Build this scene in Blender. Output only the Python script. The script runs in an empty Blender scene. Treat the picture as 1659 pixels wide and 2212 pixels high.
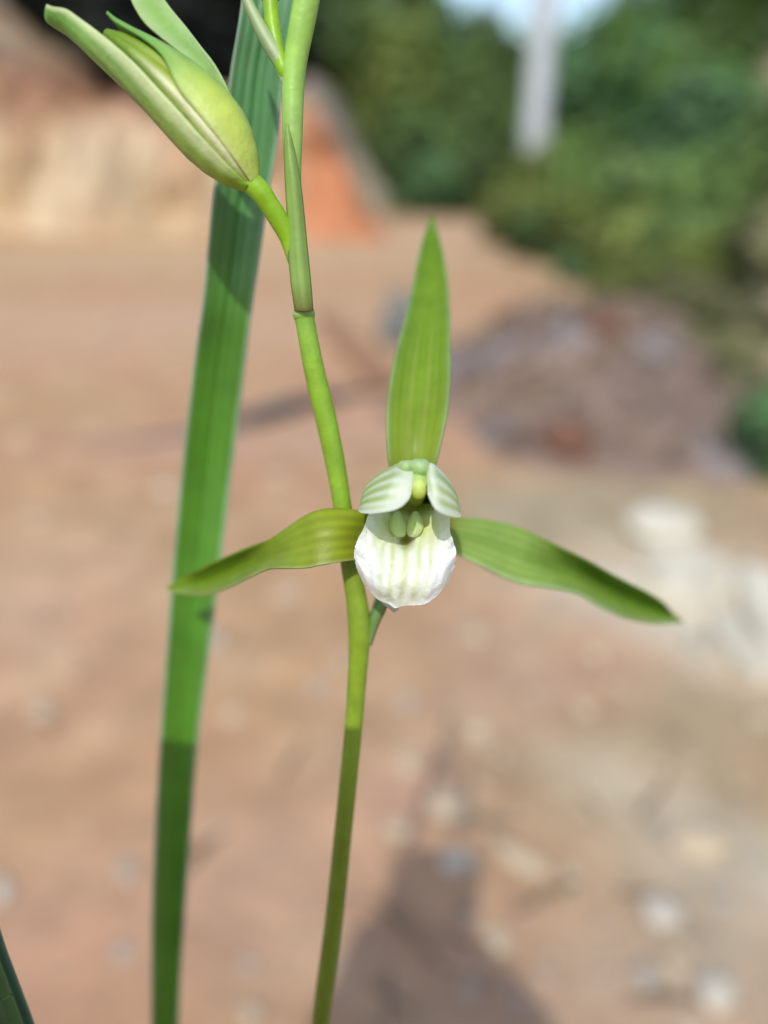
import bpy, bmesh, math, random
import numpy as np
from mathutils import Vector, Matrix, noise, Quaternion

sc = bpy.context.scene
COL = sc.collection
R = math.radians
random.seed(7)

# ------------------------------------------------------------------ camera
CAM_H = 0.55
PITCH = R(26.0)
FOC = 1630.0                      # focal length in units of a 1659 x 2212 picture
cam_d = bpy.data.cameras.new('camera'); cam = bpy.data.objects.new('camera', cam_d)
COL.objects.link(cam); sc.camera = cam
cam.location = (0, 0, CAM_H)
cam.rotation_euler = (math.pi / 2 - PITCH, 0, 0)
cam_d.sensor_fit = 'HORIZONTAL'; cam_d.sensor_width = 36.0
cam_d.lens = 36.0 * FOC / 1659.0
cam_d.clip_start = 0.004; cam_d.clip_end = 600.0
cam_d.dof.use_dof = True
cam_d.dof.focus_distance = 0.1005
cam_d.dof.aperture_fstop = cam_d.lens / 4.8     # a 4.8 mm wide opening
sc.render.resolution_x = 768; sc.render.resolution_y = 1024

# ------------------------------------------------------------------ sky and sun
FW = Vector((0, math.cos(PITCH), -math.sin(PITCH)))
UP = Vector((0, math.sin(PITCH), math.cos(PITCH)))
RT = Vector((1, 0, 0))
ANTI = (RT * 0.121 - UP * 0.480 + FW).normalized()     # the way the shadows fall
TO_SUN = -ANTI
SUN_EL = math.asin(TO_SUN.z)
world = bpy.data.worlds.new('World'); sc.world = world; world.use_nodes = True
wn = world.node_tree.nodes; wl = world.node_tree.links; wn.clear()
wo = wn.new('ShaderNodeOutputWorld'); wb = wn.new('ShaderNodeBackground'); ws = wn.new('ShaderNodeTexSky')
ws.sky_type = 'NISHITA'; ws.sun_disc = False
ws.sun_elevation = SUN_EL; ws.sun_rotation = math.atan2(TO_SUN.x, TO_SUN.y)
ws.air_density = 1.0; ws.dust_density = 1.6; ws.ozone_density = 1.0
wb.inputs['Strength'].default_value = 0.15
wl.new(ws.outputs[0], wb.inputs[0]); wl.new(wb.outputs[0], wo.inputs[0])
sun_d = bpy.data.lights.new('sun', 'SUN'); sun = bpy.data.objects.new('sun', sun_d); COL.objects.link(sun)
sun_d.energy = 2.0; sun_d.angle = R(0.53); sun_d.color = (1.0, 0.95, 0.87)
sun.rotation_euler = ANTI.to_track_quat('-Z', 'Y').to_euler()
sun.location = (0, -3, 6)
sc.view_settings.view_transform = 'Standard'; sc.view_settings.look = 'None'
sc.view_settings.gamma = 1.0; sc.view_settings.use_curve_mapping = False
sc.view_settings.exposure = 0.50
sc.render.engine = 'CYCLES'
sc.cycles.max_bounces = 8; sc.cycles.transmission_bounces = 4

# ------------------------------------------------------------------ pixel helpers (1659 x 2212)
def P(px, py, d):
    """point seen at pixel px, py at axial distance d"""
    return Vector((0, 0, CAM_H)) + RT * ((px - 829.5) / FOC * d) + UP * ((1106 - py) / FOC * d) + FW * d
def ray(px, py):
    return (RT * ((px - 829.5) / FOC) + UP * ((1106 - py) / FOC) + FW)
def G(px, py, z=0.0):
    r = ray(px, py); t = (z - CAM_H) / r.z
    return Vector((0, 0, CAM_H)) + r * t
def at_y(px, py, Y):
    r = ray(px, py); return Vector((0, 0, CAM_H)) + r * (Y / r.y)

# ------------------------------------------------------------------ object helpers
def setp(o, label=None, cat=None, group=None, kind=None):
    if label: o['label'] = label
    if cat: o['category'] = cat
    if group: o['group'] = group
    if kind: o['kind'] = kind
    return o
def empty(name, loc=(0, 0, 0)):
    o = bpy.data.objects.new(name, None); COL.objects.link(o); o.location = loc
    o.empty_display_size = 0.02
    return o
def link(name, me, mat=None, parent=None):
    o = bpy.data.objects.new(name, me); COL.objects.link(o)
    if mat is not None and len(me.materials) == 0: me.materials.append(mat)
    if parent is not None:
        o.parent = parent
        o.matrix_parent_inverse = Matrix.Identity(4)
    return o
def world_loc(o):
    v = Vector(o.location)
    while o.parent is not None:
        o = o.parent; v = v + Vector(o.location)
    return v
def add_colors(me, cols):
    a = me.color_attributes.new('Col', 'FLOAT_COLOR', 'POINT')
    arr = np.ones((len(me.vertices), 4), dtype=np.float32); arr[:, :3] = np.asarray(cols, dtype=np.float32)[:, :3]
    a.data.foreach_set('color', arr.ravel())
def mesh_from(name, verts, faces, cols=None, smooth=True):
    me = bpy.data.meshes.new(name); me.from_pydata([tuple(v) for v in verts], [], faces); me.update()
    if smooth: me.polygons.foreach_set('use_smooth', [True] * len(me.polygons))
    if cols is not None: add_colors(me, cols)
    return me
def thicken(o, t):
    m = o.modifiers.new('thickness', 'SOLIDIFY'); m.thickness = t; m.offset = 0
    return o
def surf(name, fn, nu, nv, mat, parent, origin=None, thick=0.0003):
    """fn(u,v) with u in -1..1 and v in 0..1 -> (world point, colour)"""
    off = world_loc(parent) if parent is not None else Vector((0, 0, 0))
    vs, cs, fs = [], [], []
    for j in range(nv + 1):
        for i in range(nu + 1):
            p, c = fn(-1 + 2 * i / nu, j / nv); vs.append(p - off); cs.append(c)
    for j in range(nv):
        for i in range(nu):
            a = j * (nu + 1) + i; fs.append((a, a + 1, a + nu + 2, a + nu + 1))
    o = link(name, mesh_from(name, vs, fs, cs), mat, parent)
    if thick: thicken(o, thick)
    return o
def cr(pts, t):
    """Catmull-Rom through tuples, t in 0..1"""
    n = len(pts) - 1; x = min(max(t, 0), 1) * n; i = min(int(x), n - 1); f = x - i
    p0 = np.array(pts[max(i - 1, 0)], float); p1 = np.array(pts[i], float)
    p2 = np.array(pts[i + 1], float); p3 = np.array(pts[min(i + 2, n)], float)
    return 0.5 * (2 * p1 + (p2 - p0) * f + (2 * p0 - 5 * p1 + 4 * p2 - p3) * f * f + (3 * p1 - p0 - 3 * p2 + p3) * f ** 3)
def tube_mesh(name, path, off, ns=14, steps=60, cap=True):
    """path rows (x,y,z,radius,r,g,b) in world space"""
    rows = [cr(path, k / steps) for k in range(steps + 1)]
    vs, cs, fs = [], [], []
    ref = None
    for k, r in enumerate(rows):
        a = rows[max(k - 1, 0)]; b = rows[min(k + 1, steps)]
        T = Vector(b[:3] - a[:3]).normalized()
        if ref is None: ref = T.orthogonal().normalized()
        ref = (ref - T * ref.dot(T)).normalized(); bi = T.cross(ref)
        for s in range(ns):
            an = 2 * math.pi * s / ns
            vs.append(Vector(r[:3]) - off + (ref * math.cos(an) + bi * math.sin(an)) * max(r[3], 1e-6)); cs.append(r[4:7])
    for k in range(steps):
        for s in range(ns):
            a = k * ns + s; b = k * ns + (s + 1) % ns; fs.append((a, b, b + ns, a + ns))
    if cap:
        fs.append(tuple(range(ns - 1, -1, -1))); fs.append(tuple(steps * ns + s for s in range(ns)))
    return mesh_from(name, vs, fs, cs)
def tube(name, path, mat, parent, **kw):
    off = world_loc(parent) if parent is not None else Vector((0, 0, 0))
    return link(name, tube_mesh(name, path, off, **kw), mat, parent)
def mix(a, b, f):
    f = min(max(f, 0), 1); return tuple(a[i] * (1 - f) + b[i] * f for i in range(3))
def sm(a, b, x):
    t = min(max((x - a) / (b - a), 0), 1); return t * t * (3 - 2 * t)
def gs(x, s): return math.exp(-(x / s) ** 2)
def nz(p, s, seed=0.0): return noise.noise(Vector(p) * s + Vector((seed, seed * 1.7, -seed)))

# ------------------------------------------------------------------ materials
def mat_attr(name, rough=0.5, spec=0.5, trans=0.0, nscale=60.0, namt=0.25, bump=0.0, bscale=200.0, sheen=0.0,
             trans_tint=(1.0, 1.1, 0.6), bump_dist=0.001):
    """vertex colour x noise, optional light through thin tissue, optional bump"""
    m = bpy.data.materials.new(name); m.use_nodes = True
    n = m.node_tree.nodes; l = m.node_tree.links; n.clear()
    out = n.new('ShaderNodeOutputMaterial'); pr = n.new('ShaderNodeBsdfPrincipled')
    at = n.new('ShaderNodeAttribute'); at.attribute_name = 'Col'
    tc = n.new('ShaderNodeTexCoord')
    no = n.new('ShaderNodeTexNoise'); no.inputs['Scale'].default_value = nscale; no.inputs['Detail'].default_value = 5
    l.new(tc.outputs['Object'], no.inputs['Vector'])
    mr = n.new('ShaderNodeMapRange'); mr.inputs['From Min'].default_value = 0.25; mr.inputs['From Max'].default_value = 0.75
    mr.inputs['To Min'].default_value = 1 - namt; mr.inputs['To Max'].default_value = 1 + namt
    l.new(no.outputs['Fac'], mr.inputs['Value'])
    mx = n.new('ShaderNodeMix'); mx.data_type = 'RGBA'; mx.blend_type = 'MULTIPLY'; mx.inputs['Factor'].default_value = 1.0
    l.new(at.outputs['Color'], mx.inputs['A']); l.new(mr.outputs['Result'], mx.inputs['B'])
    colour = mx.outputs['Result']
    l.new(colour, pr.inputs['Base Color'])
    pr.inputs['Roughness'].default_value = rough; pr.inputs['Specular IOR Level'].default_value = spec
    if sheen: pr.inputs['Sheen Weight'].default_value = sheen
    if bump:
        bn = n.new('ShaderNodeTexNoise'); bn.inputs['Scale'].default_value = bscale; bn.inputs['Detail'].default_value = 4
        l.new(tc.outputs['Object'], bn.inputs['Vector'])
        b = n.new('ShaderNodeBump'); b.inputs['Strength'].default_value = bump; b.inputs['Distance'].default_value = bump_dist
        l.new(bn.outputs['Fac'], b.inputs['Height']); l.new(b.outputs['Normal'], pr.inputs['Normal'])
    if trans:
        tr = n.new('ShaderNodeBsdfTranslucent')
        tm = n.new('ShaderNodeMix'); tm.data_type = 'RGBA'; tm.blend_type = 'MULTIPLY'; tm.inputs['Factor'].default_value = 1.0
        tm.inputs['B'].default_value = (*trans_tint, 1); l.new(colour, tm.inputs['A']); l.new(tm.outputs['Result'], tr.inputs['Color'])
        ms = n.new('ShaderNodeMixShader'); ms.inputs['Fac'].default_value = trans
        l.new(pr.outputs[0], ms.inputs[1]); l.new(tr.outputs[0], ms.inputs[2]); l.new(ms.outputs[0], out.inputs['Surface'])
    else:
        l.new(pr.outputs[0], out.inputs['Surface'])
    return m
def mat_plain(name, col, rough=0.6, spec=0.4, metal=0.0, nscale=30, namt=0.15, bump=0.0, bscale=100, bump_dist=0.002):
    m = bpy.data.materials.new(name); m.use_nodes = True
    n = m.node_tree.nodes; l = m.node_tree.links
    pr = n['Principled BSDF']; pr.inputs['Roughness'].default_value = rough
    pr.inputs['Specular IOR Level'].default_value = spec; pr.inputs['Metallic'].default_value = metal
    tc = n.new('ShaderNodeTexCoord'); no = n.new('ShaderNodeTexNoise')
    no.inputs['Scale'].default_value = nscale; no.inputs['Detail'].default_value = 5
    l.new(tc.outputs['Object'], no.inputs['Vector'])
    rp = n.new('ShaderNodeValToRGB')
    rp.color_ramp.elements[0].position = 0.3; rp.color_ramp.elements[1].position = 0.7
    rp.color_ramp.elements[0].color = (*[c * (1 - namt) for c in col], 1)
    rp.color_ramp.elements[1].color = (*[min(c * (1 + namt), 1) for c in col], 1)
    l.new(no.outputs['Fac'], rp.inputs[0]); l.new(rp.outputs[0], pr.inputs['Base Color'])
    if bump:
        bn = n.new('ShaderNodeTexNoise'); bn.inputs['Scale'].default_value = bscale; bn.inputs['Detail'].default_value = 6
        l.new(tc.outputs['Object'], bn.inputs['Vector'])
        b = n.new('ShaderNodeBump'); b.inputs['Strength'].default_value = bump; b.inputs['Distance'].default_value = bump_dist
        l.new(bn.outputs['Fac'], b.inputs['Height']); l.new(b.outputs['Normal'], pr.inputs['Normal'])
    return m

M_soil = mat_attr('soil', rough=0.95, spec=0.15, nscale=14, namt=0.22, bump=0.7, bscale=60, bump_dist=0.006)
M_bank = mat_attr('bank_soil', rough=0.95, spec=0.1, nscale=6, namt=0.3, bump=0.9, bscale=14, bump_dist=0.05)
M_leafy = mat_attr('foliage', rough=0.55, spec=0.35, trans=0.45, nscale=3, namt=0.25)
M_bark = mat_plain('bark', (0.10, 0.075, 0.055), rough=0.9, nscale=12, namt=0.4, bump=0.8, bscale=30)
M_stone = mat_attr('stone', rough=0.85, spec=0.3, nscale=60, namt=0.22, bump=0.5, bscale=140)
M_blade = mat_attr('leaf_blade', rough=0.36, spec=0.5, trans=0.12, nscale=120, namt=0.2, bump=0.12, bscale=900, bump_dist=0.0003)
M_sepal = mat_attr('sepal_tissue', rough=0.45, spec=0.35, trans=0.25, nscale=300, namt=0.12, bump=0.18, bscale=1800, bump_dist=0.0003)
M_petal = mat_attr('petal_tissue', rough=0.45, spec=0.4, trans=0.46, nscale=400, namt=0.05, bump=0.2, bscale=2200, bump_dist=0.0003, trans_tint=(1.05, 1.1, 0.7))
M_lip = mat_attr('lip_tissue', rough=0.38, spec=0.5, trans=0.2, nscale=500, namt=0.05, bump=0.45, bscale=1500, bump_dist=0.0004, trans_tint=(1, 1.02, 0.9))
M_stem = mat_attr('stem_tissue', rough=0.40, spec=0.4, nscale=420, namt=0.16, bump=0.25, bscale=1500, bump_dist=0.0003)
M_bud = mat_attr('bud_tissue', rough=0.45, spec=0.3, trans=0.15, nscale=350, namt=0.1, bump=0.35, bscale=1400, bump_dist=0.0004)

# ================================================================== GROUND
TAN = (0.42, 0.264, 0.140); PINK = (0.43, 0.243, 0.138); SAND = (0.48, 0.355, 0.215)
OLIVE = (0.335, 0.275, 0.165); PALE = (0.58, 0.52, 0.385)
def gxy(px, py): g = G(px, py); return g.x, g.y
SPOTS = []      # soil of another colour lying on the yard: centre, radii, colour, strength
def spot(px, py, rx, ry, col, s, rot=0.0): x, y = gxy(px, py); SPOTS.append((x, y, rx, ry, col, s, rot))
spot(1250, 1110, 0.30, 0.16, (0.33, 0.29, 0.19), 0.9)
spot(1480, 1290, 0.20, 0.09, PALE, 0.8); spot(1600, 1400, 0.14, 0.08, PALE, 0.95, -0.6); spot(1430, 1230, 0.12, 0.07, PALE, 0.9); spot(1540, 1330, 0.12, 0.06, PALE, 0.9, -0.5)
spot(1330, 1680, 0.07, 0.035, PALE, 0.8, -0.5); spot(1440, 1770, 0.08, 0.035, PALE, 0.7, -0.5)
spot(1590, 1880, 0.08, 0.05, (0.52, 0.46, 0.35), 0.9, -0.4)
spot(1560, 2050, 0.12, 0.07, (0.36, 0.29, 0.20), 0.7); spot(1450, 2150, 0.12, 0.08, (0.37, 0.29, 0.21), 0.5)
spot(1150, 1700, 0.15, 0.10, OLIVE, 0.35); spot(1500, 1600, 0.14, 0.10, OLIVE, 0.75)
spot(300, 560, 2.5, 0.55, SAND, 0.75); spot(960, 500, 0.6, 0.9, (0.54, 0.40, 0.27), 0.8)
spot(300, 700, 1.2, 0.6, (0.50, 0.345, 0.23), 0.6)
spot(560, 960, 0.4, 0.10, (0.42, 0.27, 0.20), 0.6); spot(900, 905, 0.4, 0.08, (0.45, 0.27, 0.185), 0.7)
spot(60, 1300, 0.22, 0.3, (0.47, 0.325, 0.215), 0.6); spot(1050, 1480, 0.15, 0.12, (0.42, 0.29, 0.21), 0.5)
spot(80, 2050, 0.06, 0.08, (0.47, 0.27, 0.18), 0.8); spot(870, 1720, 0.05, 0.05, (0.44, 0.26, 0.18), 0.7)
spot(560, 1900, 0.10, 0.10, (0.45, 0.30, 0.205), 0.6)
def ground_col(x, y):
    f = 0.5 + 0.5 * nz((x, y, 0), 3.0, 2); c = mix(TAN, PINK, sm(0.3, 0.75, f))
    f2 = 0.5 + 0.5 * nz((x, y, 0), 9.0, 5); c = mix(c, SAND, 0.55 * sm(0.5, 0.85, f2))
    c = mix(c, OLIVE, 0.55 * sm(0.16 + 0.05 * y, 0.55 + 0.12 * y, x) * (0.7 + 0.5 * nz((x, y, 1), 7, 9)))
    for (sx, sy, rx, ry, col, s, rot) in SPOTS:
        dx, dy = x - sx, y - sy
        if abs(dx) > 3 * max(rx, ry) or abs(dy) > 3 * max(rx, ry): continue
        ca, sa = math.cos(rot), math.sin(rot); a = (dx * ca + dy * sa) / rx; b = (-dx * sa + dy * ca) / ry
        w = math.exp(-(a * a + b * b)) * (1 + 0.6 * nz((x, y, 3), 14, 1))
        c = mix(c, col, s * w)
    return c
def axis(a, lo, hi, b, step, grow=1.25):
    v = list(np.arange(lo, hi, step)); s = step; x = lo
    pre = []
    while x > a: s *= grow; x -= s; pre.append(x)
    s = step; x = v[-1]
    while x < b: s *= grow; x += s; v.append(x)
    return pre[::-1] + v
gx = axis(-180, -1.4, 1.5, 180, 0.022); gy = axis(-60, 0.1, 3.2, 300, 0.022)
vs, cs, fs = [], [], []
for y in gy:
    for x in gx:
        k = math.exp(-max(0, math.hypot(x, y - 1) - 3) * 0.5)
        z = (0.010 * nz((x, y, 0), 2.2) + 0.005 * nz((x, y, 0), 9, 4) + 0.0025 * nz((x, y, 0), 26, 8)) * k
        vs.append((x, y, z)); cs.append(ground_col(x, y))
W = len(gx)
for j in range(len(gy) - 1):
    for i in range(W - 1):
        a = j * W + i; fs.append((a, a + 1, a + W + 1, a + W))
ground = link('ground', mesh_from('ground', vs, fs, cs), M_soil); setp(ground, 'reddish tan bare dirt yard strewn with small stones', 'ground', kind='structure')

def heightfield(name, x0, x1, y0, y1, st, fn, mat, label, cat='bank'):
    xs = np.arange(x0, x1 + st / 2, st); ys = np.arange(y0, y1 + st / 2, st)
    vs, cs, fs = [], [], []
    for y in ys:
        for x in xs:
            p, c = fn(float(x), float(y)); vs.append(p); cs.append(c)
    W = len(xs)
    for j in range(len(ys) - 1):
        for i in range(W - 1):
            a = j * W + i; fs.append((a, a + 1, a + W + 1, a + W))
    o = link(name, mesh_from(name, vs, fs, cs), mat); setp(o, label, cat, kind='structure'); return o

# cut bank of earth on the left, running down to its red end
BX = [-6, -3.6, -3.25, -2.95, -2.65, -2.35, -2.0, -1.5, -0.75, -0.35, 0.2]
BH = [2.2, 1.85, 1.60, 1.34, 1.12, 0.95, 0.86, 0.84, 0.88, 0.86, 0.72]
def bank_base(x): return 4.75 + 0.26 * max(-x, 0) + 0.10 * nz((x, 0, 0), 1.7, 3)
def bank_h(x, y):
    H = float(np.interp(x, BX, BH)) + 0.08 * nz((x, y, 0), 1.1, 6)
    w = 0.42 + 0.12 * nz((x, 1, 0), 0.9, 5)
    return H * sm(0, w, y - bank_base(x)) * sm(0, 0.62, 0.10 - 0.05 * (y - 4.7) - x + 0.04 * nz((y, x, 0), 4, 2))
def bank_fn(x, y):
    z = bank_h(x, y)
    rel = z + 0.001
    n1 = nz((x, y, z), 2.5, 1); n2 = nz((x, y, z), 8, 2)
    d = (0.20 * nz((x, y, z), 3.5, 4) + 0.16 * n2 + 0.07 * nz((x, y, z), 20, 7)) * sm(0.03, 0.3, z)
    c = mix((0.45, 0.325, 0.19), (0.57, 0.45, 0.30), 0.5 + 1.4 * n1)
    c = mix(c, (0.33, 0.26, 0.17), 0.9 * sm(0.05, 0.4, nz((x * 2.2, y, z * 0.6), 3, 9)))
    c = mix(c, (0.47, 0.28, 0.17), 0.7 * sm(0.0, 0.45, nz((x, y, z), 1.6, 11)))
    c = mix(c, (0.30, 0.15, 0.09), 0.85 * sm(0.6, 0.85, z) * sm(-3.0, -2.5, x) * sm(-0.9, -1.4, x))
    c = mix(c, (0.47, 0.195, 0.095), 0.95 * sm(-0.75, -0.35, x - 0.1 * n1))
    c = mix(c, (0.34, 0.21, 0.13), 0.7 * sm(0.1, 0.6, n1 + n2) * sm(-0.8, -0.4, x))
    if z < 0.02: c = SAND
    return (x, y + d, z - 0.03 + 0.03 * n2), c
heightfield('earth_bank', -6.0, 0.4, 4.45, 9.2, 0.045, bank_fn, M_bank, 'cut bank of tan and orange earth ending in a red slope', 'bank')

# grey mound of spoil behind the red end
def mound_fn(x, y):
    dx, dy = (x + 0.62) / 0.62, (y - 7.4) / 0.8
    h = 1.20 * math.exp(-(dx * dx + dy * dy) * 1.2) * sm(1.5, 1.1, math.hypot(dx, dy)) + 0.10 * nz((x, y, 0), 3, 2)
    c = mix((0.20, 0.18, 0.15), (0.36, 0.31, 0.22), sm(-0.3, 0.4, nz((x, y, 0), 2.0, 4) + 0.6 * (x + 0.4)))
    return (x, y, h - 0.15), c
heightfield('spoil_mound', -1.8, 1.0, 6.1, 8.7, 0.07, mound_fn, M_bank, 'grey brown mound of spoil behind the red bank end', 'mound')

# weedy slope on the right, climbing away from the yard
def slope_h(x, y):
    e = 0.70 + 0.10 * max(y - 1.2, 0) - 0.22 * max(y - 3.4, 0) + 0.06 * nz((0, y, 0), 1.5, 4)
    e = max(e, 0.55 - 0.0 * y)
    r = x - e
    if r < 0: return -0.04 + 0.03 * r
    return 0.62 * r * sm(-0.1, 0.5, r) * sm(0.35, 1.2, y) * (1 / (1 + 0.12 * r)) + 0.06 * nz((x, y, 0), 3, 8) * sm(0, 0.4, r) - 0.02
def slope_fn(x, y):
    z = slope_h(x, y); n1 = nz((x, y, z), 2.2, 3); n2 = nz((x, y, z), 6, 5)
    c = mix((0.23, 0.20, 0.12), (0.17, 0.17, 0.075), 0.5 + n1)
    c = mix(c, (0.36, 0.30, 0.20), sm(0.05, 0.5, n2 + 0.2))
    return (x, y, z), c
heightfield('weedy_slope', 0.5, 9.0, 0.3, 12.0, 0.09, slope_fn, M_bank, 'weedy earth slope climbing beside the dirt yard', 'slope')

# far hill
def hill_h(x, y):
    t = sm(11, 44, y); H = 3.3 + 0.03 * x + 0.4 * nz((x, y, 0), 0.07, 3)
    return t * H - 0.3 + 0.25 * nz((x, y, 0), 0.5, 5) * t
def hill_fn(x, y):
    z = hill_h(x, y); n1 = nz((x, y, 0), 0.35, 7)
    c = mix((0.055, 0.085, 0.03), (0.10, 0.125, 0.05), 0.5 + n1)
    c = mix(c, (0.36, 0.27, 0.17), sm(0.38, 0.55, nz((x, y, 0), 0.25, 15)))
    return (x, y, z), c
heightfield('hill', -40, 60, 10, 80, 0.9, hill_fn, M_bank, 'wooded green hill beyond the yard', 'hill')

# ================================================================== TREES AND SHRUBS
def crown_mesh(name, rad, n, leaf, clumps, seed, cols, top=0.0, spread=0.30, round_=1.0):
    rg = np.random.default_rng(seed)
    d = rg.normal(size=(clumps, 3)); d /= np.linalg.norm(d, axis=1)[:, None]
    rr = rg.uniform(0.25, 0.92, size=(clumps, 1)) ** 0.6
    cen = d * rr
    if top:                                   # narrower upwards
        s = 1 - top * (cen[:, 2:3] * 0.5 + 0.5); cen[:, :2] *= s
    size = rg.uniform(0.6, 1.25, clumps) * spread
    k = rg.integers(0, clumps, n)
    off = rg.normal(size=(n, 3)) * 0.55
    pos = (cen[k] + off * size[k][:, None]) * np.array(rad)
    nrm = off * 0.8 + cen[k] * 1.2 + rg.normal(size=(n, 3)) * 0.3 + np.array([0, 0, 0.7]); nrm /= np.linalg.norm(nrm, axis=1)[:, None]
    t = np.cross(nrm, rg.normal(size=(n, 3))); t /= np.linalg.norm(t, axis=1)[:, None]
    b = np.cross(nrm, t)
    L = leaf * rg.uniform(0.6, 1.35, (n, 1)); Wd = L * rg.uniform(0.45, 0.7, (n, 1))
    bend = nrm * L * rg.uniform(-0.15, 0.25, (n, 1))
    v = np.stack([pos - t * L * 0.5, pos + b * Wd * 0.5 + bend * 0.3, pos + t * L * 0.5 - bend, pos - b * Wd * 0.5 + bend * 0.3], 1).reshape(-1, 3)
    f = np.arange(n * 4).reshape(n, 4)
    me = bpy.data.meshes.new(name); me.from_pydata(v.tolist(), [], f.tolist()); me.update()
    cc = np.array(cols); cs = rg.uniform(0.6, 1.25, clumps)[k][:, None] * cc[rg.integers(0, len(cc), n)] * rg.uniform(0.8, 1.25, (n, 1))
    add_colors(me, np.repeat(cs, 4, axis=0)); me.materials.append(M_leafy)
    return me
def trunk_mesh(name, h, r, limbs, spread, seed, top):
    rg = random.Random(seed); vs, fs, cs = [], [], []
    def add(path):
        me_v = len(vs); ns = 7; steps = 6
        rows = [cr(path, k / steps) for k in range(steps + 1)]
        ref = Vector((1, 0.3, 0))
        for k, rr in enumerate(rows):
            T = Vector(rows[min(k + 1, steps)][:3] - rows[max(k - 1, 0)][:3]).normalized()
            a = (ref - T * ref.dot(T)).normalized(); b = T.cross(a)
            for s in range(ns):
                an = 2 * math.pi * s / ns; vs.append(Vector(rr[:3]) + (a * math.cos(an) + b * math.sin(an)) * rr[3])
        for k in range(steps):
            for s in range(ns):
                q = me_v + k * ns + s; q2 = me_v + k * ns + (s + 1) % ns; fs.append((q, q2, q2 + ns, q + ns))
        fs.append(tuple(me_v + s for s in range(ns - 1, -1, -1))); fs.append(tuple(me_v + steps * ns + s for s in range(ns)))
    bx, by = rg.uniform(-.1, .1) * h, rg.uniform(-.1, .1) * h
    add([(0, 0, -0.12 * h, r * 1.25), (bx * .4, by * .4, h * .4, r * .85), (bx, by, h, r * .5), (bx * 1.2, by * 1.2, h + top * .8, r * .12)])
    for k in range(limbs):
        an = k * 2.4 + rg.uniform(-.4, .4); z0 = h * rg.uniform(.45, .95)
        ex, ey = math.cos(an) * spread, math.sin(an) * spread
        add([(bx * z0 / h, by * z0 / h, z0, r * .45), (ex * .5, ey * .5, z0 + top * .25, r * .28), (ex, ey, z0 + top * rg.uniform(.4, .8), r * .08)])
    return mesh_from(name, vs, fs)
# each leaf reflects about half of this and lets the other half through
DARKG = [(0.095, 0.160, 0.055), (0.12, 0.185, 0.06), (0.08, 0.13, 0.05)]
MIDG = [(0.20, 0.32, 0.095), (0.245, 0.36, 0.115), (0.18, 0.28, 0.095)]
OLVG = [(0.25, 0.31, 0.08), (0.29, 0.32, 0.10), (0.21, 0.285, 0.068)]
BLUG = [(0.12, 0.25, 0.105), (0.155, 0.29, 0.125), (0.125, 0.22, 0.10)]
DRYG = [(0.38, 0.34, 0.20), (0.30, 0.30, 0.16), (0.25, 0.27, 0.12)]
SHADEG = [(0.012, 0.018, 0.013), (0.016, 0.023, 0.016), (0.022, 0.019, 0.014)]  # near black: the thicket's inner shade put into the leaf colour
CR = {}
def kind_meshes(key, cols, seed, rad=(1, 1, 1), n=3000, leaf=0.25, clumps=16, top=0.0, h=0.7, r=0.07, limbs=6, tp=0.7, spread=0.36):
    CR[key] = (crown_mesh('crown', rad, n, leaf, clumps, seed, cols, top, spread), trunk_mesh('trunk', h, r, limbs, 0.6, seed, tp), h)
for i, (k, c) in enumerate((('dark', DARKG), ('mid', MIDG), ('olive', OLVG), ('blue', BLUG), ('dry', DRYG), ('black', SHADEG))):
    kind_meshes(k, c, 10 + i)
    kind_meshes(k + '2', c, 40 + i, rad=(0.8, 0.8, 1.25), clumps=20, top=0.5, h=0.8)
def tree(name, loc, s, key, label, cat, group, rot=0.0, sx=1.0, sz=1.0, lift=None, tilt=0.0):
    """loc = foot; s = crown radius"""
    cm, tm, h = CR[key]
    e = empty(name, loc); e.rotation_euler = (0, 0, rot)
    t = link('trunk', tm, M_bark, e); t.scale = (s, s, s * sz)
    c = link('crown', cm, M_leafy, e); c.scale = (s * sx, s, s * sz)
    c.location = (0, 0, (h + 0.55) * s * sz if lift is None else lift); c.rotation_euler = (tilt, tilt * .7, rot * 2)
    setp(e, label, cat, group)
    return e
def tree_px(name, px, py, Y, s, key, label, cat, group, foot=None, **kw):
    """crown centre seen at px,py at distance Y; the foot stands on the ground below"""
    p = at_y(px, py, Y); sz = kw.get('sz', 1.0); h = CR[key][2]
    hz = foot(p.x, p.y) if foot else 0.0
    lift = max(p.z - hz, 0.35 * s * sz)
    e = tree(name, (p.x, p.y, hz), s, key, label, cat, group, lift=lift, **kw)
    # trunk reaches into the crown
    for ch in e.children:
        if ch.name.startswith('trunk'): ch.scale = (s, s, max(lift / (h + 0.35), 0.2 * s))
    return e
def slope_or_ground(x, y): return max(slope_h(x, y), 0.0) if x > 0.5 else 0.0
def hill_or(x, y): return max(hill_h(x, y), slope_h(x, y) if (x > 0.5 and y < 12) else 0, 0)

# thicket along the top of the earth bank, its deep shade put into the leaf colour
for i, (px, py, Y, s, k) in enumerate(((120, -120, 8.4, 0.75, 'black'), (250, -20, 7.6, 0.62, 'black2'), (350, 60, 7.4, 0.6, 'black'),
        (450, 40, 7.9, 0.6, 'black2'), (520, 0, 8.8, 0.8, 'black'), (300, -160, 8.8, 0.9, 'black'), (420, -150, 9.0, 0.9, 'black2'), (565, 110, 8.9, 0.5, 'dark2'))):
    tree_px('dark_shrub', px, py, Y, s, k, 'dense shrub growing on top of the earth bank, deep shade put into its leaf colour', 'shrub', 'dark thicket on the bank',
            foot=lambda x, y: max(bank_h(x, y) - 0.05, 0), rot=i * 1.3)
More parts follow.
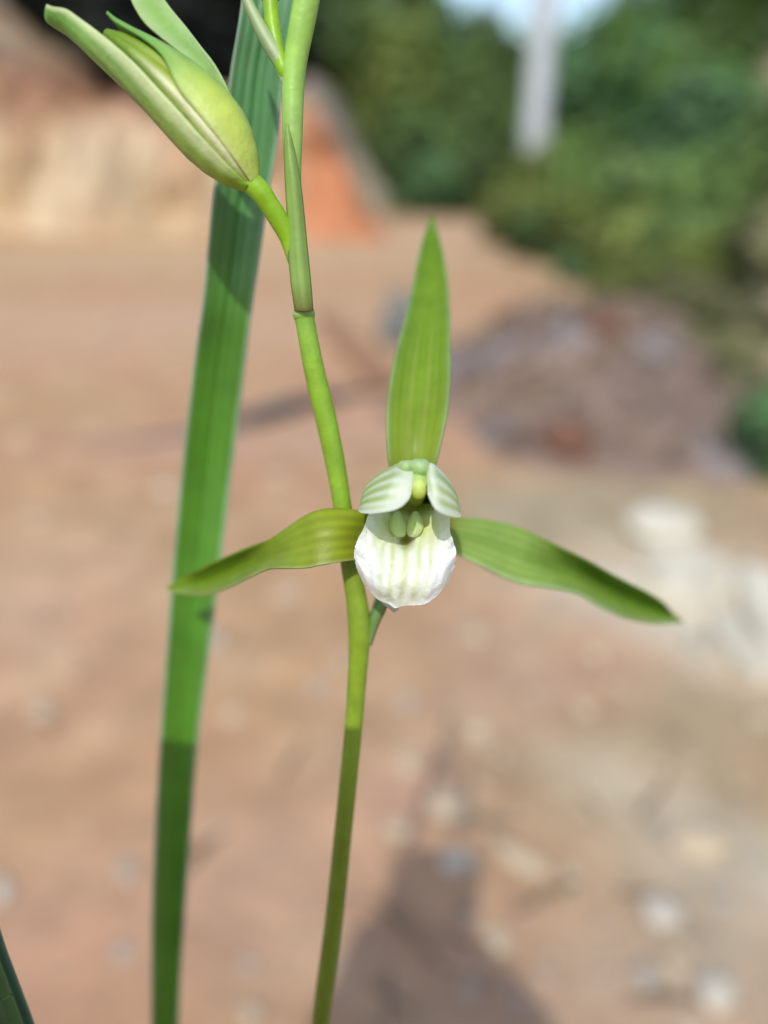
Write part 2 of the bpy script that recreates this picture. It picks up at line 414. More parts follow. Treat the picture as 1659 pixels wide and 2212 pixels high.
# bushes beyond the end of the bank, behind the dirt path
for i, (px, py, Y, s, k, lab) in enumerate((
        (860, 250, 9.5, 0.85, 'olive2', 'tall olive green bush rising behind the red end of the earth bank'),
        (900, 390, 7.6, 0.42, 'dark', 'dark green bush at the sandy end of the dirt path beside the red bank'),
        (960, 290, 8.6, 0.75, 'mid', 'broad mid green bush behind the sandy end of the dirt path'),
        (1000, 410, 7.2, 0.45, 'mid2', 'pointed mid green bush at the edge of the sandy path'),
        (1050, 330, 8.2, 0.6, 'mid', 'round mid green bush just beside the concrete pole'),
        (945, 430, 6.9, 0.32, 'blue', 'small bluish bush in front of the broad bush at the path end'),
        (870, 340, 8.4, 0.5, 'mid', 'mid green bush between the red bank end and the dark bush'),
        (1060, 190, 10.5, 0.75, 'mid2', 'tall pointed green bush reaching towards the sky beside the pole'),
        (1085, 430, 6.6, 0.3, 'dark', 'low dark bush where the sandy path meets the weedy slope'))):
    tree_px('green_bush', px, py, Y, s, k, lab, 'bush', 'bushes behind the dirt path', foot=hill_or, rot=i * 0.9)
# shrubs on the weedy slope
for i, (px, py, Y, s, k, lab) in enumerate((
        (1130, 430, 4.9, 0.26, 'olive', 'olive shrub hiding the foot of the concrete pole'),
        (1190, 425, 4.9, 0.30, 'olive2', 'pointed olive shrub standing close in front of the concrete pole'),
        (1205, 530, 4.2, 0.26, 'dark', 'dark green shrub at the edge of the slope behind the soil heap'),
        (1230, 470, 4.6, 0.26, 'mid', 'mid green shrub between the pole and the slope edge'),
        (1290, 570, 3.9, 0.27, 'olive', 'olive shrub leaning over the yard above the soil heap'),
        (1345, 470, 4.5, 0.36, 'mid', 'broad mid green shrub midway up the weedy slope'),
        (1400, 590, 3.5, 0.28, 'olive', 'yellowish olive shrub low on the weedy slope above the heap'),
        (1270, 650, 3.5, 0.15, 'blue', 'small bluish weed at the foot of the slope behind the heap'),
        (1455, 440, 4.6, 0.38, 'blue', 'large bluish green shrub high on the weedy slope'),
        (1480, 640, 3.1, 0.22, 'mid', 'small mid green shrub low on the weedy slope'),
        (1545, 570, 3.4, 0.27, 'mid', 'leafy mid green shrub on the weedy slope below the trees'),
        (1640, 600, 3.0, 0.30, 'mid2', 'upright green shrub on the bare patch of the weedy slope'),
        (1560, 690, 2.7, 0.18, 'olive', 'little olive weed clump on the lower weedy slope'),
        (1350, 690, 3.0, 0.14, 'olive', 'little olive weed clump just behind the soil heap'),
        (1500, 850, 1.95, 0.10, 'olive', 'low olive weed tuft between the heap and the dark leafy clump'),
        (1560, 905, 1.75, 0.08, 'dry', 'low straw coloured tuft next to the dark leafy clump'),
        (1440, 800, 2.2, 0.11, 'olive', 'low olive weed tuft growing out of the side of the heap'),
        (1650, 720, 2.4, 0.16, 'dry', 'largest dry straw coloured weed clump on the weedy slope'),
        (1480, 740, 2.5, 0.12, 'dry', 'dry straw coloured weed clump beside the soil heap'),
        (1580, 800, 2.1, 0.11, 'dry', 'smallest dry straw coloured weed clump at the slope foot'))):
    tree_px('slope_shrub', px, py, Y, s, k, lab, 'shrub', 'shrubs on the weedy slope', foot=slope_or_ground, rot=i * 1.7, sz=0.9)
# trees above the slope, right of the pole
for i, (px, py, Y, s, k, lab) in enumerate((
        (1290, 220, 8.6, 0.55, 'blue', 'bluish green tree next to the concrete pole'),
        (1340, 290, 7.2, 0.55, 'blue2', 'pointed bluish tree at the top of the weedy slope'),
        (1400, 270, 8.8, 0.60, 'dark', 'round dark green tree below the gap of sky'),
        (1470, 300, 6.6, 0.55, 'mid', 'mid green tree in front of the round dark tree'),
        (1560, 275, 7.6, 0.66, 'dark2', 'pointed dark green tree beside the tall dark tree'),
        (1325, 245, 10.5, 0.64, 'blue', 'large bluish tree behind the ones next to the pole'),
        (1515, 385, 5.4, 0.36, 'mid', 'small mid green tree above the shrubs of the slope'),
        (1545, 215, 10.0, 0.70, 'blue2', 'pointed bluish tree behind the tall dark tree'),
        (1265, 350, 6.9, 0.40, 'blue', 'small bluish tree above the olive shrubs by the pole'),
        (1420, 370, 5.8, 0.38, 'blue', 'small bluish tree above the large bluish shrub of the slope'),
        (1650, 150, 9.4, 0.40, 'mid', 'light green tree under the far edge of the sky'))):
    tree_px('hillside_tree', px, py, Y, s, k, lab, 'tree', 'trees right of the pole', foot=hill_or, rot=i * 2.1)
tree_px('tall_dark_tree', 1500, 60, 11.5, 0.68, 'dark2', 'tall dark tree standing up against the sky above the slope', 'tree', None, foot=hill_or, sz=1.5, sx=0.55)
tree_px('slim_dark_tree', 1338, 80, 13.0, 0.38, 'dark', 'slim dark tree poking into the sky beside the pole', 'tree', None, foot=hill_or, sz=1.3)
for i, (px, py, Y, s, k) in enumerate(((640, 30, 13, 1.0, 'mid'), (730, 50, 14, 1.1, 'mid2'), (830, 60, 14, 1.0, 'mid'), (900, 110, 15, .85, 'blue'), (960, 172, 16, .9, 'mid'), (1030, 178, 16, .85, 'blue2'), (1105, 178, 14, .7, 'mid'), (1215, 190, 15, .9, 'mid'))):
    tree_px('woodland_tree', px, py, Y, s, k, 'mid sized green tree in the belt of woodland below the far hill', 'tree', 'woodland belt below the hill', foot=hill_or, rot=i * 1.1)
# woods on the far hill
rg = random.Random(5)
FAR = 'small distant tree in the woods on the far hill'
for i in range(58):
    Y = rg.uniform(14, 44); px = rg.uniform(560, 1760)
    x = (px - 829.5) / FOC * Y / 0.9
    s = rg.uniform(0.45, 0.8) * (0.55 + Y / 44); k = rg.choice(['mid', 'mid2', 'blue', 'olive', 'dark', 'mid', 'blue2'])
    hz = hill_h(x, Y)
    q = Vector((x, Y, hz + 2.5 * s - CAM_H)); py = 1106 - FOC * q.dot(UP) / q.dot(FW)
    if py < 60 and (890 < px < 1450 or px > 1580): s *= 0.5
    tree('far_tree', (x, Y, hz), s, k, FAR, 'tree', 'woods on the far hill', rot=rg.uniform(0, 6))

# ================================================================== POLE
M_conc = mat_plain('pole_concrete', (0.50, 0.54, 0.56), rough=0.8, nscale=8, namt=0.12, bump=0.3, bscale=60)
pb = at_y(1152, 345, 6.2); foot_z = hill_or(pb.x, pb.y)
ptop = 4.2
pole = empty('concrete_pole', (pb.x, pb.y, foot_z)); setp(pole, 'pale grey round concrete utility pole among the trees', 'pole')
link('shaft', tube_mesh('shaft', [(0, 0, -0.4, 0.094, 1, 1, 1), (0, 0, 1.5, 0.089, 1, 1, 1), (0, 0, ptop, 0.08, 1, 1, 1)], Vector(), ns=24, steps=20), M_conc, pole)
link('cap', tube_mesh('cap', [(0, 0, ptop - .002, 0.086, 1, 1, 1), (0, 0, ptop + .03, 0.085, 1, 1, 1), (0, 0, ptop + .05, 0.06, 1, 1, 1)], Vector(), ns=24, steps=8), M_conc, pole)
for zz in (2.6, 3.2):
    link('band', tube_mesh('band', [(0, 0, zz, 0.090, 1, 1, 1), (0, 0, zz + .03, 0.0905, 1, 1, 1), (0, 0, zz + .06, 0.090, 1, 1, 1)], Vector(), ns=24, steps=4),
         mat_plain('steel_band', (0.35, 0.36, 0.37), rough=0.45, metal=0.8), pole)

# ================================================================== THINGS LYING ON THE YARD
def blob(name, seed, sub=2, rough=0.25, flat=1.0, col=(0.5, 0.45, 0.36)):
    bm = bmesh.new(); bmesh.ops.create_icosphere(bm, subdivisions=sub, radius=1.0)
    for v in bm.verts:
        d = 1 + rough * noise.noise(v.co * 1.3 + Vector((seed, 0, 0))) + 0.4 * rough * noise.noise(v.co * 3.1 + Vector((0, seed, 0)))
        v.co *= d; v.co.z *= flat
    me = bpy.data.meshes.new(name); bm.to_mesh(me); bm.free()
    me.polygons.foreach_set('use_smooth', [True] * len(me.polygons))
    add_colors(me, [col] * len(me.vertices)); me.materials.append(M_stone); return me
SC = {'cream': (0.56, 0.45, 0.305), 'grey': (0.43, 0.39, 0.32), 'white': (0.58, 0.53, 0.43), 'tan': (0.50, 0.38, 0.27), 'dark': (0.21, 0.18, 0.15)}
ST = {c: [blob('pebble', 3.1 * i + j * 7, flat=0.62, rough=0.6, col=SC[c]) for j in range(3)] for i, c in enumerate(SC)}
SLAB = {'cream': 'small cream pebble lying on the bare dirt yard', 'grey': 'small warm grey pebble lying on the bare dirt yard',
        'white': 'small chalk white pebble lying on the bare dirt yard', 'tan': 'small tan pebble lying on the bare dirt yard', 'dark': 'small dark brown pebble lying on the bare dirt yard'}
def gz(x, y):
    return (0.010 * nz((x, y, 0), 2.2) + 0.005 * nz((x, y, 0), 9, 4) + 0.0025 * nz((x, y, 0), 26, 8))
npeb = 0
def pebble(px, py, w, h, c, label=None, rot=None):
    global npeb
    g = G(px, py); d = (g - Vector((0, 0, CAM_H))).dot(FW); s = w / FOC * d * 0.5; s2 = h / FOC * d * 0.62
    o = link('pebble', ST[c][npeb % 3]); npeb += 1
    z = gz(g.x, g.y)
    s3 = min(s, s2) * 0.75
    o.location = (g.x, g.y, z + s3 * 0.25); o.scale = (s, s2, s3 * 0.8)
    o.rotation_euler = (0, 0, random.uniform(-.5, .5) if rot is None else rot)
    setp(o, label or SLAB[c], 'pebble', None if label else c + ' pebbles on the yard')
    return o
for (px, py, w, h, c) in ((50, 955, 45, 26, 'cream'), (92, 1540, 58, 46, 'cream'), (275, 1885, 42, 40, 'grey'), (268, 2060, 40, 36, 'grey'), (545, 2188, 50, 44, 'cream'),
        (620, 1288, 62, 46, 'tan'), (505, 1552, 40, 36, 'cream'), (735, 1440, 44, 36, 'cream'), (690, 1490, 38, 32, 'grey'), (465, 1390, 44, 46, 'grey'), (1025, 1380, 50, 40, 'cream'),
        (1262, 1540, 42, 36, 'cream'), (885, 1655, 42, 62, 'cream'), (862, 1800, 62, 46, 'cream'), (1032, 1592, 60, 44, 'cream'), (878, 1528, 40, 34, 'grey'),
        (1078, 2035, 56, 60, 'cream'), (1424, 1810, 46, 40, 'grey'), (1455, 2095, 46, 44, 'cream'), (1172, 2120, 50, 34, 'tan'), (4, 1930, 40, 60, 'white'),
        (1285, 1420, 46, 34, 'cream'), (1510, 1380, 62, 50, 'grey'), (1548, 1440, 52, 38, 'cream'), (1350, 1500, 36, 26, 'tan'), (1640, 1560, 50, 36, 'cream'), (1420, 1660, 44, 34, 'tan'),
        (600, 1030, 50, 24, 'cream'), (355, 1052, 40, 28, 'white'), (85, 1130, 46, 26, 'cream'), (540, 2080, 34, 28, 'grey'), (1010, 2140, 44, 40, 'tan'), (465, 1800, 36, 30, 'tan'),
        (1300, 2010, 40, 36, 'tan'), (1235, 1900, 44, 38, 'cream'), (1490, 2230, 60, 40, 'cream'), (1395, 2120, 56, 44, 'grey'), (1560, 1960, 46, 36, 'grey'), (660, 1130, 40, 22, 'tan')):
    pebble(px, py, w, h, c)
pebble(970, 1755, 92, 62, 'cream', 'round cream stone above the tip of the phone shadow')
pebble(985, 1862, 66, 50, 'white', 'chalky grey white stone half inside the tip of the phone shadow')
pebble(1128, 1868, 128, 46, 'cream', 'long narrow cream stone right of the phone shadow', rot=-0.62)
pebble(1425, 1988, 84, 64, 'white', 'chalky white stone sitting on the brown gravelly soil')
pebble(1542, 2150, 84, 74, 'white', 'bluish white stone beside a small grey one in brown soil')
pebble(1505, 1835, 130, 84, 'cream', 'broad pale stone set in the light streak of soil')
rg = random.Random(21); cnt = 0
while cnt < 150:
    px = rg.uniform(0, 1659); py = rg.uniform(960, 2212)
    if px < 950 and rg.random() < 0.55: continue
    s = rg.uniform(9, 26) * (1.15 if px > 1000 else 0.85)
    pebble(px, py, s, s * rg.uniform(.6, .9), rg.choice(['cream', 'tan', 'grey', 'tan', 'dark', 'tan', 'cream'])); cnt += 1

# twigs lying about
M_twig = mat_plain('twig_bark', (0.17, 0.125, 0.085), rough=0.9, nscale=40, namt=0.35)
rg = random.Random(77)
for k in range(26):
    px = rg.uniform(820, 1640) if k % 3 else rg.uniform(30, 800); py = rg.uniform(1040, 2200); g = G(px, py)
    L = rg.uniform(.025, .075); an = rg.uniform(0, math.pi); r0 = rg.uniform(.0012, .0028); dx, dy = math.cos(an) * L, math.sin(an) * L; bx = rg.uniform(-.2, .2)
    def tz(f): return gz(g.x + dx * f, g.y + dy * f) + r0 * .6
    rows = [(dx * f - dy * bx * (f * f), dy * f + dx * bx * (f * f), tz(f) + .004 * max(0, f) * (k % 2), r0 * (1 - .35 * f * f), 1, 1, 1) for f in (-.5, -.2, .1, .5)]
    o = link('twig', tube_mesh('twig', rows, Vector((0, 0, 0)), ns=6, steps=8), M_twig); o.location = (g.x, g.y, 0)
    setp(o, 'short dry brown twig lying on the bare dirt yard', 'twig', 'twigs on the yard')

# pale broken slab of concrete on the right
M_slab = mat_attr('pale_concrete', rough=0.9, spec=0.2, nscale=18, namt=0.14, bump=0.6, bscale=60, bump_dist=0.004)
def slab(name, outline, t, label, cat, col, z0=-0.012, group=None):
    pts = [G(a, b) for a, b in outline]; c = sum(pts, Vector()) / len(pts)
    bm = bmesh.new(); n = len(pts) * 6
    ring = []
    for k in range(n):
        p = Vector(cr([tuple(q) for q in pts] + [tuple(pts[0])], k / n)) - c; ring.append(p * (1 + .16 * nz(p + c, 26, 2)))
    vs, fs, cs = [], [], []
    prof = ((1.0, z0), (1.02, t * .5), (0.985, t * .88), (0.93, t), (0.6, t * 1.08), (0.3, t * 1.02))
    for f, z in prof:
        for r in ring:
            q = r * f; vs.append((q.x, q.y, z + 0.3 * t * nz((q.x, q.y, z), 22, 3))); cs.append(mix(col, (0.42, 0.37, 0.27), .75 * sm(-.1, .5, nz((q.x + c.x, q.y, z), 16, 5))))
    vs.append((0, 0, t)); cs.append(col)
    for j in range(len(prof) - 1):
        for k in range(n):
            a = j * n + k; b = j * n + (k + 1) % n; fs.append((a, b, b + n, a + n))
    for k in range(n): fs.append(((len(prof) - 1) * n + k, (len(prof) - 1) * n + (k + 1) % n, len(vs) - 1))
    o = link(name, mesh_from(name, vs, fs, cs), M_slab); o.location = (c.x, c.y, 0); setp(o, label, cat, group); return o
slab('broken_concrete', [(1375, 1195), (1440, 1180), (1500, 1188), (1560, 1222), (1590, 1262), (1560, 1300), (1500, 1312), (1420, 1270)], 0.014,
     'mottled cream slab of broken concrete next to a rounded lump', 'slab', (0.60, 0.56, 0.44))
slab('broken_concrete', [(1590, 1240), (1650, 1250), (1730, 1300), (1760, 1390), (1700, 1440), (1640, 1395), (1600, 1330)], 0.018,
     'thicker cream slab of broken concrete at the far side of the mottled one', 'slab', (0.62, 0.585, 0.46))
slab('broken_concrete', [(1520, 1330), (1570, 1322), (1620, 1380), (1670, 1440), (1640, 1470), (1580, 1420)], 0.010,
     'thin narrow cream slab of broken concrete sunk into the soil', 'slab', (0.56, 0.52, 0.41))
lump = link('concrete_lump', blob('concrete_lump', 4.4, sub=3, rough=0.3, flat=0.6, col=(0.60, 0.565, 0.45)))
g = G(1422, 1150); lump.location = (g.x, g.y - 0.01, 0.022); lump.scale = (0.055, 0.055, 0.032); setp(lump, 'rounded pale concrete lump resting against the broken slab', 'lump')

# dark hose lying across the yard
def gp(px, py, r, up=0.0): p = G(px, py); return (p.x, p.y, gz(p.x, p.y) + r * up, r, 1, 1, 1)
M_hose = mat_plain('hose_rubber', (0.05, 0.058, 0.066), rough=0.6, nscale=20, namt=0.3)
hose = link('garden_hose', tube_mesh('garden_hose', [gp(150, 972, .010, -.75), gp(300, 955, .011, -.5), gp(450, 935, .014, .0), gp(520, 922, .018, .5), gp(600, 905, .021, .8),
        gp(680, 880, .019, .6), gp(760, 862, .014, .3), gp(850, 848, .012, 0)], Vector(), ns=12, steps=60), M_hose)
setp(hose, 'dark grey hose lying half buried across the dirt yard', 'hose')
# weathered board lying on the yard
M_board = mat_plain('board_wood', (0.30, 0.165, 0.09), rough=0.85, nscale=16, namt=0.25, bump=0.5, bscale=50)
a, b = G(700, 690), G(842, 842)
def board(a, b, w, t, name):
    d = (b - a); L = d.length; bm = bmesh.new(); bmesh.ops.create_cube(bm, size=1.0)
    for v in bm.verts: v.co = Vector((v.co.x * L, v.co.y * w * (1 + .1 * v.co.x), v.co.z * t))
    bmesh.ops.subdivide_edges(bm, edges=bm.edges[:], cuts=6, use_grid_fill=True)
    for v in bm.verts: v.co += Vector((0, 0.012 * noise.noise(v.co * 4), 0.006 * noise.noise(v.co * 5 + Vector((3, 0, 0)))))
    bmesh.ops.bevel(bm, geom=[e for e in bm.edges if e.calc_face_angle(0) > 0.9], offset=0.004, segments=2, affect='EDGES')
    me = bpy.data.meshes.new(name); bm.to_mesh(me); bm.free()
    o = link(name, me, M_board); o.location = (a + b) / 2 + Vector((0, 0, t * .4)); o.rotation_euler = (0, 0, math.atan2(d.y, d.x)); return o
o = board(a, b, 0.075, 0.03, 'wooden_board'); setp(o, 'weathered reddish brown board lying on the dirt behind the hose', 'board')

# grey upright stone near the board
ro = link('grey_rock', blob('grey_rock', 8.3, sub=3, rough=0.4, flat=1.0, col=(0.17, 0.185, 0.165)))
g = G(862, 745); ro.location = (g.x, g.y, 0.06); ro.scale = (0.055, 0.05, 0.10); setp(ro, 'dark greenish grey upright rock behind the raised green sepal', 'rock')

# heap of dark soil and dead leaves
hc = G(1190, 800); HX, HY = hc.x + 0.08, 1.92
M_heap = mat_attr('heap_soil', rough=0.95, spec=0.1, nscale=20, namt=0.2, bump=0.7, bscale=45, bump_dist=0.01)
def heap_z(x, y):
    a = (x - HX) * 0.94 + (y - HY) * -0.34; b = (x - HX) * 0.34 + (y - HY) * 0.94
    r = math.sqrt((a / 0.42) ** 2 + (b / 0.66) ** 2) * (1 + .35 * nz((x, y, 0), 3.2, 12))
    return 0.17 * sm(1.25, 0.15, r) * (1 + 0.35 * nz((x, y, 0), 6, 4)) + 0.022 * nz((x, y, 0), 9, 3) * sm(1.25, 0.9, r) + 0.012 * nz((x, y, 0), 30, 3) * sm(1.25, 0.9, r) - 0.02 * sm(1.0, 1.25, r)
vs, cs, fs = [], [], []; N = 90
for j in range(N + 1):
    for i in range(N + 1):
        x = HX - 0.7 + 1.4 * i / N; y = HY - 0.95 + 1.9 * j / N; z = heap_z(x, y)
        c = mix((0.20, 0.145, 0.115), (0.25, 0.175, 0.125), 0.5 + nz((x, y, z), 5, 3)); c = mix(c, (0.235, 0.205, 0.195), sm(0.05, 0.5, nz((x, y, z), 7, 8)))
        vs.append((x - HX, y - HY, z - 0.012)); cs.append(c)
for j in range(N):
    for i in range(N):
        a = j * (N + 1) + i; fs.append((a, a + 1, a + N + 2, a + N + 1))
heap = empty('soil_heap', (HX, HY, 0)); setp(heap, 'low heap of dark grey brown soil and dead leaves at the foot of the slope', 'heap')
link('mound', mesh_from('mound', vs, fs, cs), M_heap, heap)
rgn = np.random.default_rng(3); lv, lf, lc = [], [], []
for k in range(500):
    x = HX + rgn.uniform(-.36, .36); y = HY + rgn.uniform(-.65, .65); z = heap_z(x, y)
    if z < 0.02: continue
    L = rgn.uniform(.012, .03); an = rgn.uniform(0, 6.28); t = np.array([math.cos(an), math.sin(an), rgn.uniform(-.5, .5)]) * L
    b = np.array([-math.sin(an), math.cos(an), rgn.uniform(-.5, .5)]) * L * .35; p = np.array([x - HX, y - HY, z + .004])
    q = len(lv); lv += [p - t, p + b + (0, 0, .006), p + t, p - b + (0, 0, .006)]; lf.append((q, q + 1, q + 2, q + 3))
    c = [(0.25, 0.18, 0.13), (0.22, 0.165, 0.125), (0.265, 0.215, 0.175), (0.24, 0.20, 0.175)][rgn.integers(0, 4)]; lc += [c] * 4
lt = link('dead_leaves', mesh_from('dead_leaves', lv, lf, lc, smooth=False), M_leafy, heap); lt['kind'] = 'stuff'
for (px, py, s) in ((1230, 915, .055), (1105, 700, .05), (1290, 790, .045)):
    g = G(px, py, 0.08); o = link('clod', blob('clod', px * .01, sub=2, rough=.5, flat=.7, col=(0.17, 0.085, 0.055)), None, heap)
    o.location = (g.x - HX, g.y - HY, heap_z(g.x, g.y)); o.scale = (s, s, s)
# dark green clump at the edge of the heap
g = G(1640, 1030)
tree('leafy_clump', (g.x + 0.03, g.y + .02, 0.0), 0.085, 'blue', 'dark green leafy clump at the foot of the weedy slope', 'plant', None, lift=0.075, sz=0.9)

# ================================================================== POT (below the picture, carries the orchid)
POT = Vector((-0.02, 0.035, 0.0)); POT_H = 0.17
pot = empty('plant_pot', POT); setp(pot, 'round terracotta plant pot standing on the dirt with an orchid in it', 'pot')
M_terra = mat_plain('terracotta', (0.40, 0.19, 0.11), rough=0.85, nscale=20, namt=0.15, bump=0.2)
def lathe(name, prof, mat, parent, ns=40):
    vs, fs = [], []
    for r, z in prof:
        for s in range(ns): an = 2 * math.pi * s / ns; vs.append((r * math.cos(an), r * math.sin(an), z))
    for j in range(len(prof) - 1):
        for s in range(ns): a = j * ns + s; b = j * ns + (s + 1) % ns; fs.append((a, b, b + ns, a + ns))
    return link(name, mesh_from(name, vs, fs, [(0.12, 0.08, 0.055)] * len(vs)), mat, parent)
lathe('body', ((0.001, -0.006), (0.052, -0.006), (0.056, 0.0), (0.072, 0.142), (0.069, 0.142), (0.064, 0.10)), M_terra, pot)
lathe('rim', ((0.0725, 0.138), (0.080, 0.140), (0.082, 0.168), (0.079, 0.172), (0.073, 0.170), (0.069, 0.135)), M_terra, pot)
lathe('soil', ((0.0705, 0.150), (0.05, 0.156), (0.02, 0.160), (0.001, 0.161)), M_heap, pot)

# ================================================================== ORCHID
orchid = empty('orchid', POT + Vector((0, 0, 0.158))); setp(orchid, 'green and white orchid with one open flower and several buds on a slender stalk', 'orchid')
def pxr(w, d): return w * 0.5 / FOC * d
UPG = (0.29, 0.50, 0.085); LIM = (0.205, 0.365, 0.020); MDG = (0.205, 0.315, 0.020); LOW = (0.155, 0.225, 0.014); PUR = (0.16, 0.13, 0.03)
stem_px = [(700, -330, .0945, 44, UPG), (680, -120, .0955, 52, UPG), (662, 0, .0965, 56, UPG), (636, 150, .0985, 50, UPG), (632, 300, .100, 43, (0.28, 0.46, 0.10)), (634, 400, .1015, 34, (0.25, 0.40, 0.08)),
           (641, 500, .1025, 40, (0.22, 0.30, 0.06)), (647, 580, .103, 42, (0.17, 0.20, 0.04)), (655, 655, .1035, 40, PUR), (657, 678, .1036, 45, (0.18, 0.33, 0.03)), (660, 700, .1038, 42, (0.21, 0.39, 0.04)), (679, 800, .105, 45, LIM), (703, 900, .106, 46, LIM),
           (724, 1000, .107, 43, LIM), (739, 1090, .1075, 40, LIM), (757, 1220, .1085, 42, (0.18, 0.27, 0.016)), (771, 1300, .109, 46, MDG), (777, 1360, .1095, 50, MDG), (775, 1410, .110, 45, MDG), (769, 1500, .111, 40, MDG),
           (761, 1600, .112, 39, MDG), (741, 1800, .1145, 39, LOW), (720, 2000, .1175, 40, LOW), (692, 2212, .1215, 40, LOW)]
path = []
for (x, y, d, w, c) in stem_px:
    p = P(x, y, d); path.append((*p, pxr(w, d), *c))
e = Vector(path[-1][:3]); prev = Vector(path[-2][:3]); base = orchid.location + Vector((0.004, 0.0, -0.01))
tg = (e - prev).normalized()
for k in (0.2, 0.4, 0.6, 0.8, 1.0):
    q = (e + tg * (0.30 * k)).lerp(e.lerp(base, k), sm(0.0, 1.0, k)); path.append((*q, 0.0015 + 0.0012 * k, *LOW))
# the node below the bud: cut in steps for a crisp ring
tube('stalk', path, M_stem, orchid, ns=20, steps=520)
p = P(656, 674, .1036); T = (Vector(path[9][:3]) - Vector(path[8][:3])).normalized()
tube('node_ring', [(*(p - T * .0005), pxr(40, .1036), .17, .22, .04), (*(p), pxr(47, .1036), .30, .45, .12), (*(p + T * .0005), pxr(48, .1036), .25, .42, .10), (*(p + T * .001), pxr(42, .1036), .2, .38, .05)], M_stem, orchid, ns=20, steps=12)

def ribbon(name, rows, colfn, mat, parent, nu=16, nv=60, thick=0.00035, fold=0.0, wav=0.0, seed=0, bend=0.0):
    """rows: (left x, left y, right x, right y, depth centre, depth left, depth right)"""
    def fn(u, v):
        r = cr(rows, v); f = (u + 1) / 2
        px = r[0] + (r[2] - r[0]) * f; py = r[1] + (r[3] - r[1]) * f
        d = r[4] + ((r[5] if u < 0 else r[6]) - r[4]) * abs(u) ** (1.6 if not fold else 1.0)
        if bend: d = 0.1 + (d - 0.1) * bend
        d += wav * nz((u * 1.5, v * 5, 0), 1.0, seed)
        return P(px, py, d), colfn(u, v)
    return surf(name, fn, nu, nv, mat, parent, thick=thick)

# ---- long leaf behind the stalk
def leaf_col(u, v):
    c = mix((0.080, 0.235, 0.085), (0.072, 0.225, 0.014), sm(0.12, 0.50, v))  # bluish upper part: sky sheen put into the colour
    s = math.sin(u * 15 + 0.8) * 0.5 + 0.5
    c = mix(c, (c[0] * 1.7, c[1] * 1.35, c[2] * 1.6), 0.6 * s * (1 - 0.65 * sm(0.15, 0.55, v)))
    c = mix(c, (0.34, 0.47, 0.34), 0.8 * sm(0.86, 1.0, abs(u)))  # pale margins: edge sheen and halo painted in
    return c
lr = [(620, -900, 622, -900, .104, .104, .104), (585, -600, 665, -600, .1015, .1005, .1005), (545, -250, 655, -245, .1015, .1000, .1000),
      (522, 0, 641, 5, .1035, .1015, .1015), (498, 155, 613, 160, .106, .1035, .104), (481, 300, 600, 305, .1085, .106, .1065), (461, 420, 579, 425, .112, .109, .1095), (449, 540, 562, 545, .1165, .1135, .114),
      (437, 660, 544, 665, .121, .118, .1185), (417, 800, 527, 805, .126, .123, .1235), (394, 1000, 502, 1005, .131, .128, .1285), (375, 1200, 478, 1205, .134, .131, .1315), (360, 1400, 452, 1405, .136, .133, .134),
      (346, 1600, 427, 1605, .138, .135, .136), (335, 1800, 411, 1805, .140, .137, .139), (328, 2000, 397, 2005, .142, .139, .141), (327, 2212, 386, 2215, .1445, .142, .144)]
lr = [(*q[:4], *[d + .0065 * sm(760, 250, q[1]) for d in q[4:]]) for q in lr]
def leaf_down(name, rows, base_off, w_end, colfn, n=5, far=0, **kw):
    """leaf given by pixel rows in view, carried on down to the pot"""
    if far: rows = [(*q[:4], *[.1035 + (d - .1035) * (far if d > .1035 else 1) for d in q[4:]]) for q in rows]
    l = Vector(P(rows[-1][0], rows[-1][1], rows[-1][5])); r = Vector(P(rows[-1][2], rows[-1][3], rows[-1][6])); c = Vector(P((rows[-1][0] + rows[-1][2]) / 2, rows[-1][1], rows[-1][4]))
    lp = Vector(P((rows[-2][0] + rows[-2][2]) / 2, rows[-2][1], rows[-2][4])); tg = (c - lp).normalized() * 0.10
    b = Vector(orchid.location) + Vector(base_off)
    pts = []
    for rr in rows: pts.append((P(rr[0], rr[1], rr[5]), P((rr[0] + rr[2]) / 2, (rr[1] + rr[3]) / 2, rr[4]), P(rr[2], rr[3], rr[6])))
    hw = (r - l) * .5
    for k in range(1, n + 1):
        f = k / n; q = (c + tg * 2.2 * f).lerp(c.lerp(b, f), sm(0, 1, f)); h = hw.lerp(hw.normalized() * w_end, f); dv = (c - (l + r) / 2) * (1 - .3 * f)
        pts.append((q - h - dv * .5, q + dv * .5, q + h - dv * .5))
    A = [tuple(x[0]) for x in pts]; B = [tuple(x[1]) for x in pts]; Cc = [tuple(x[2]) for x in pts]
    def fn(u, v):
        pl, pc, pr_ = Vector(cr(A, v)), Vector(cr(B, v)), Vector(cr(Cc, v)); m = (pl + pr_) / 2
        s = m + (pr_ - pl) * .5 * u
        return s + (pc - m) * (0.45 * (1 - abs(u) ** 1.6) + 0.03 * math.cos(u * 17) * sm(.45, .2, v) + 0.06 * gs(u, .08)), colfn(u, v)
    return surf(name, fn, 48, 150, M_blade, orchid, thick=0.0004, **kw)
leaf_down('leaf', lr, (-0.012, 0.012, -0.012), 0.003, leaf_col, far=1.30)
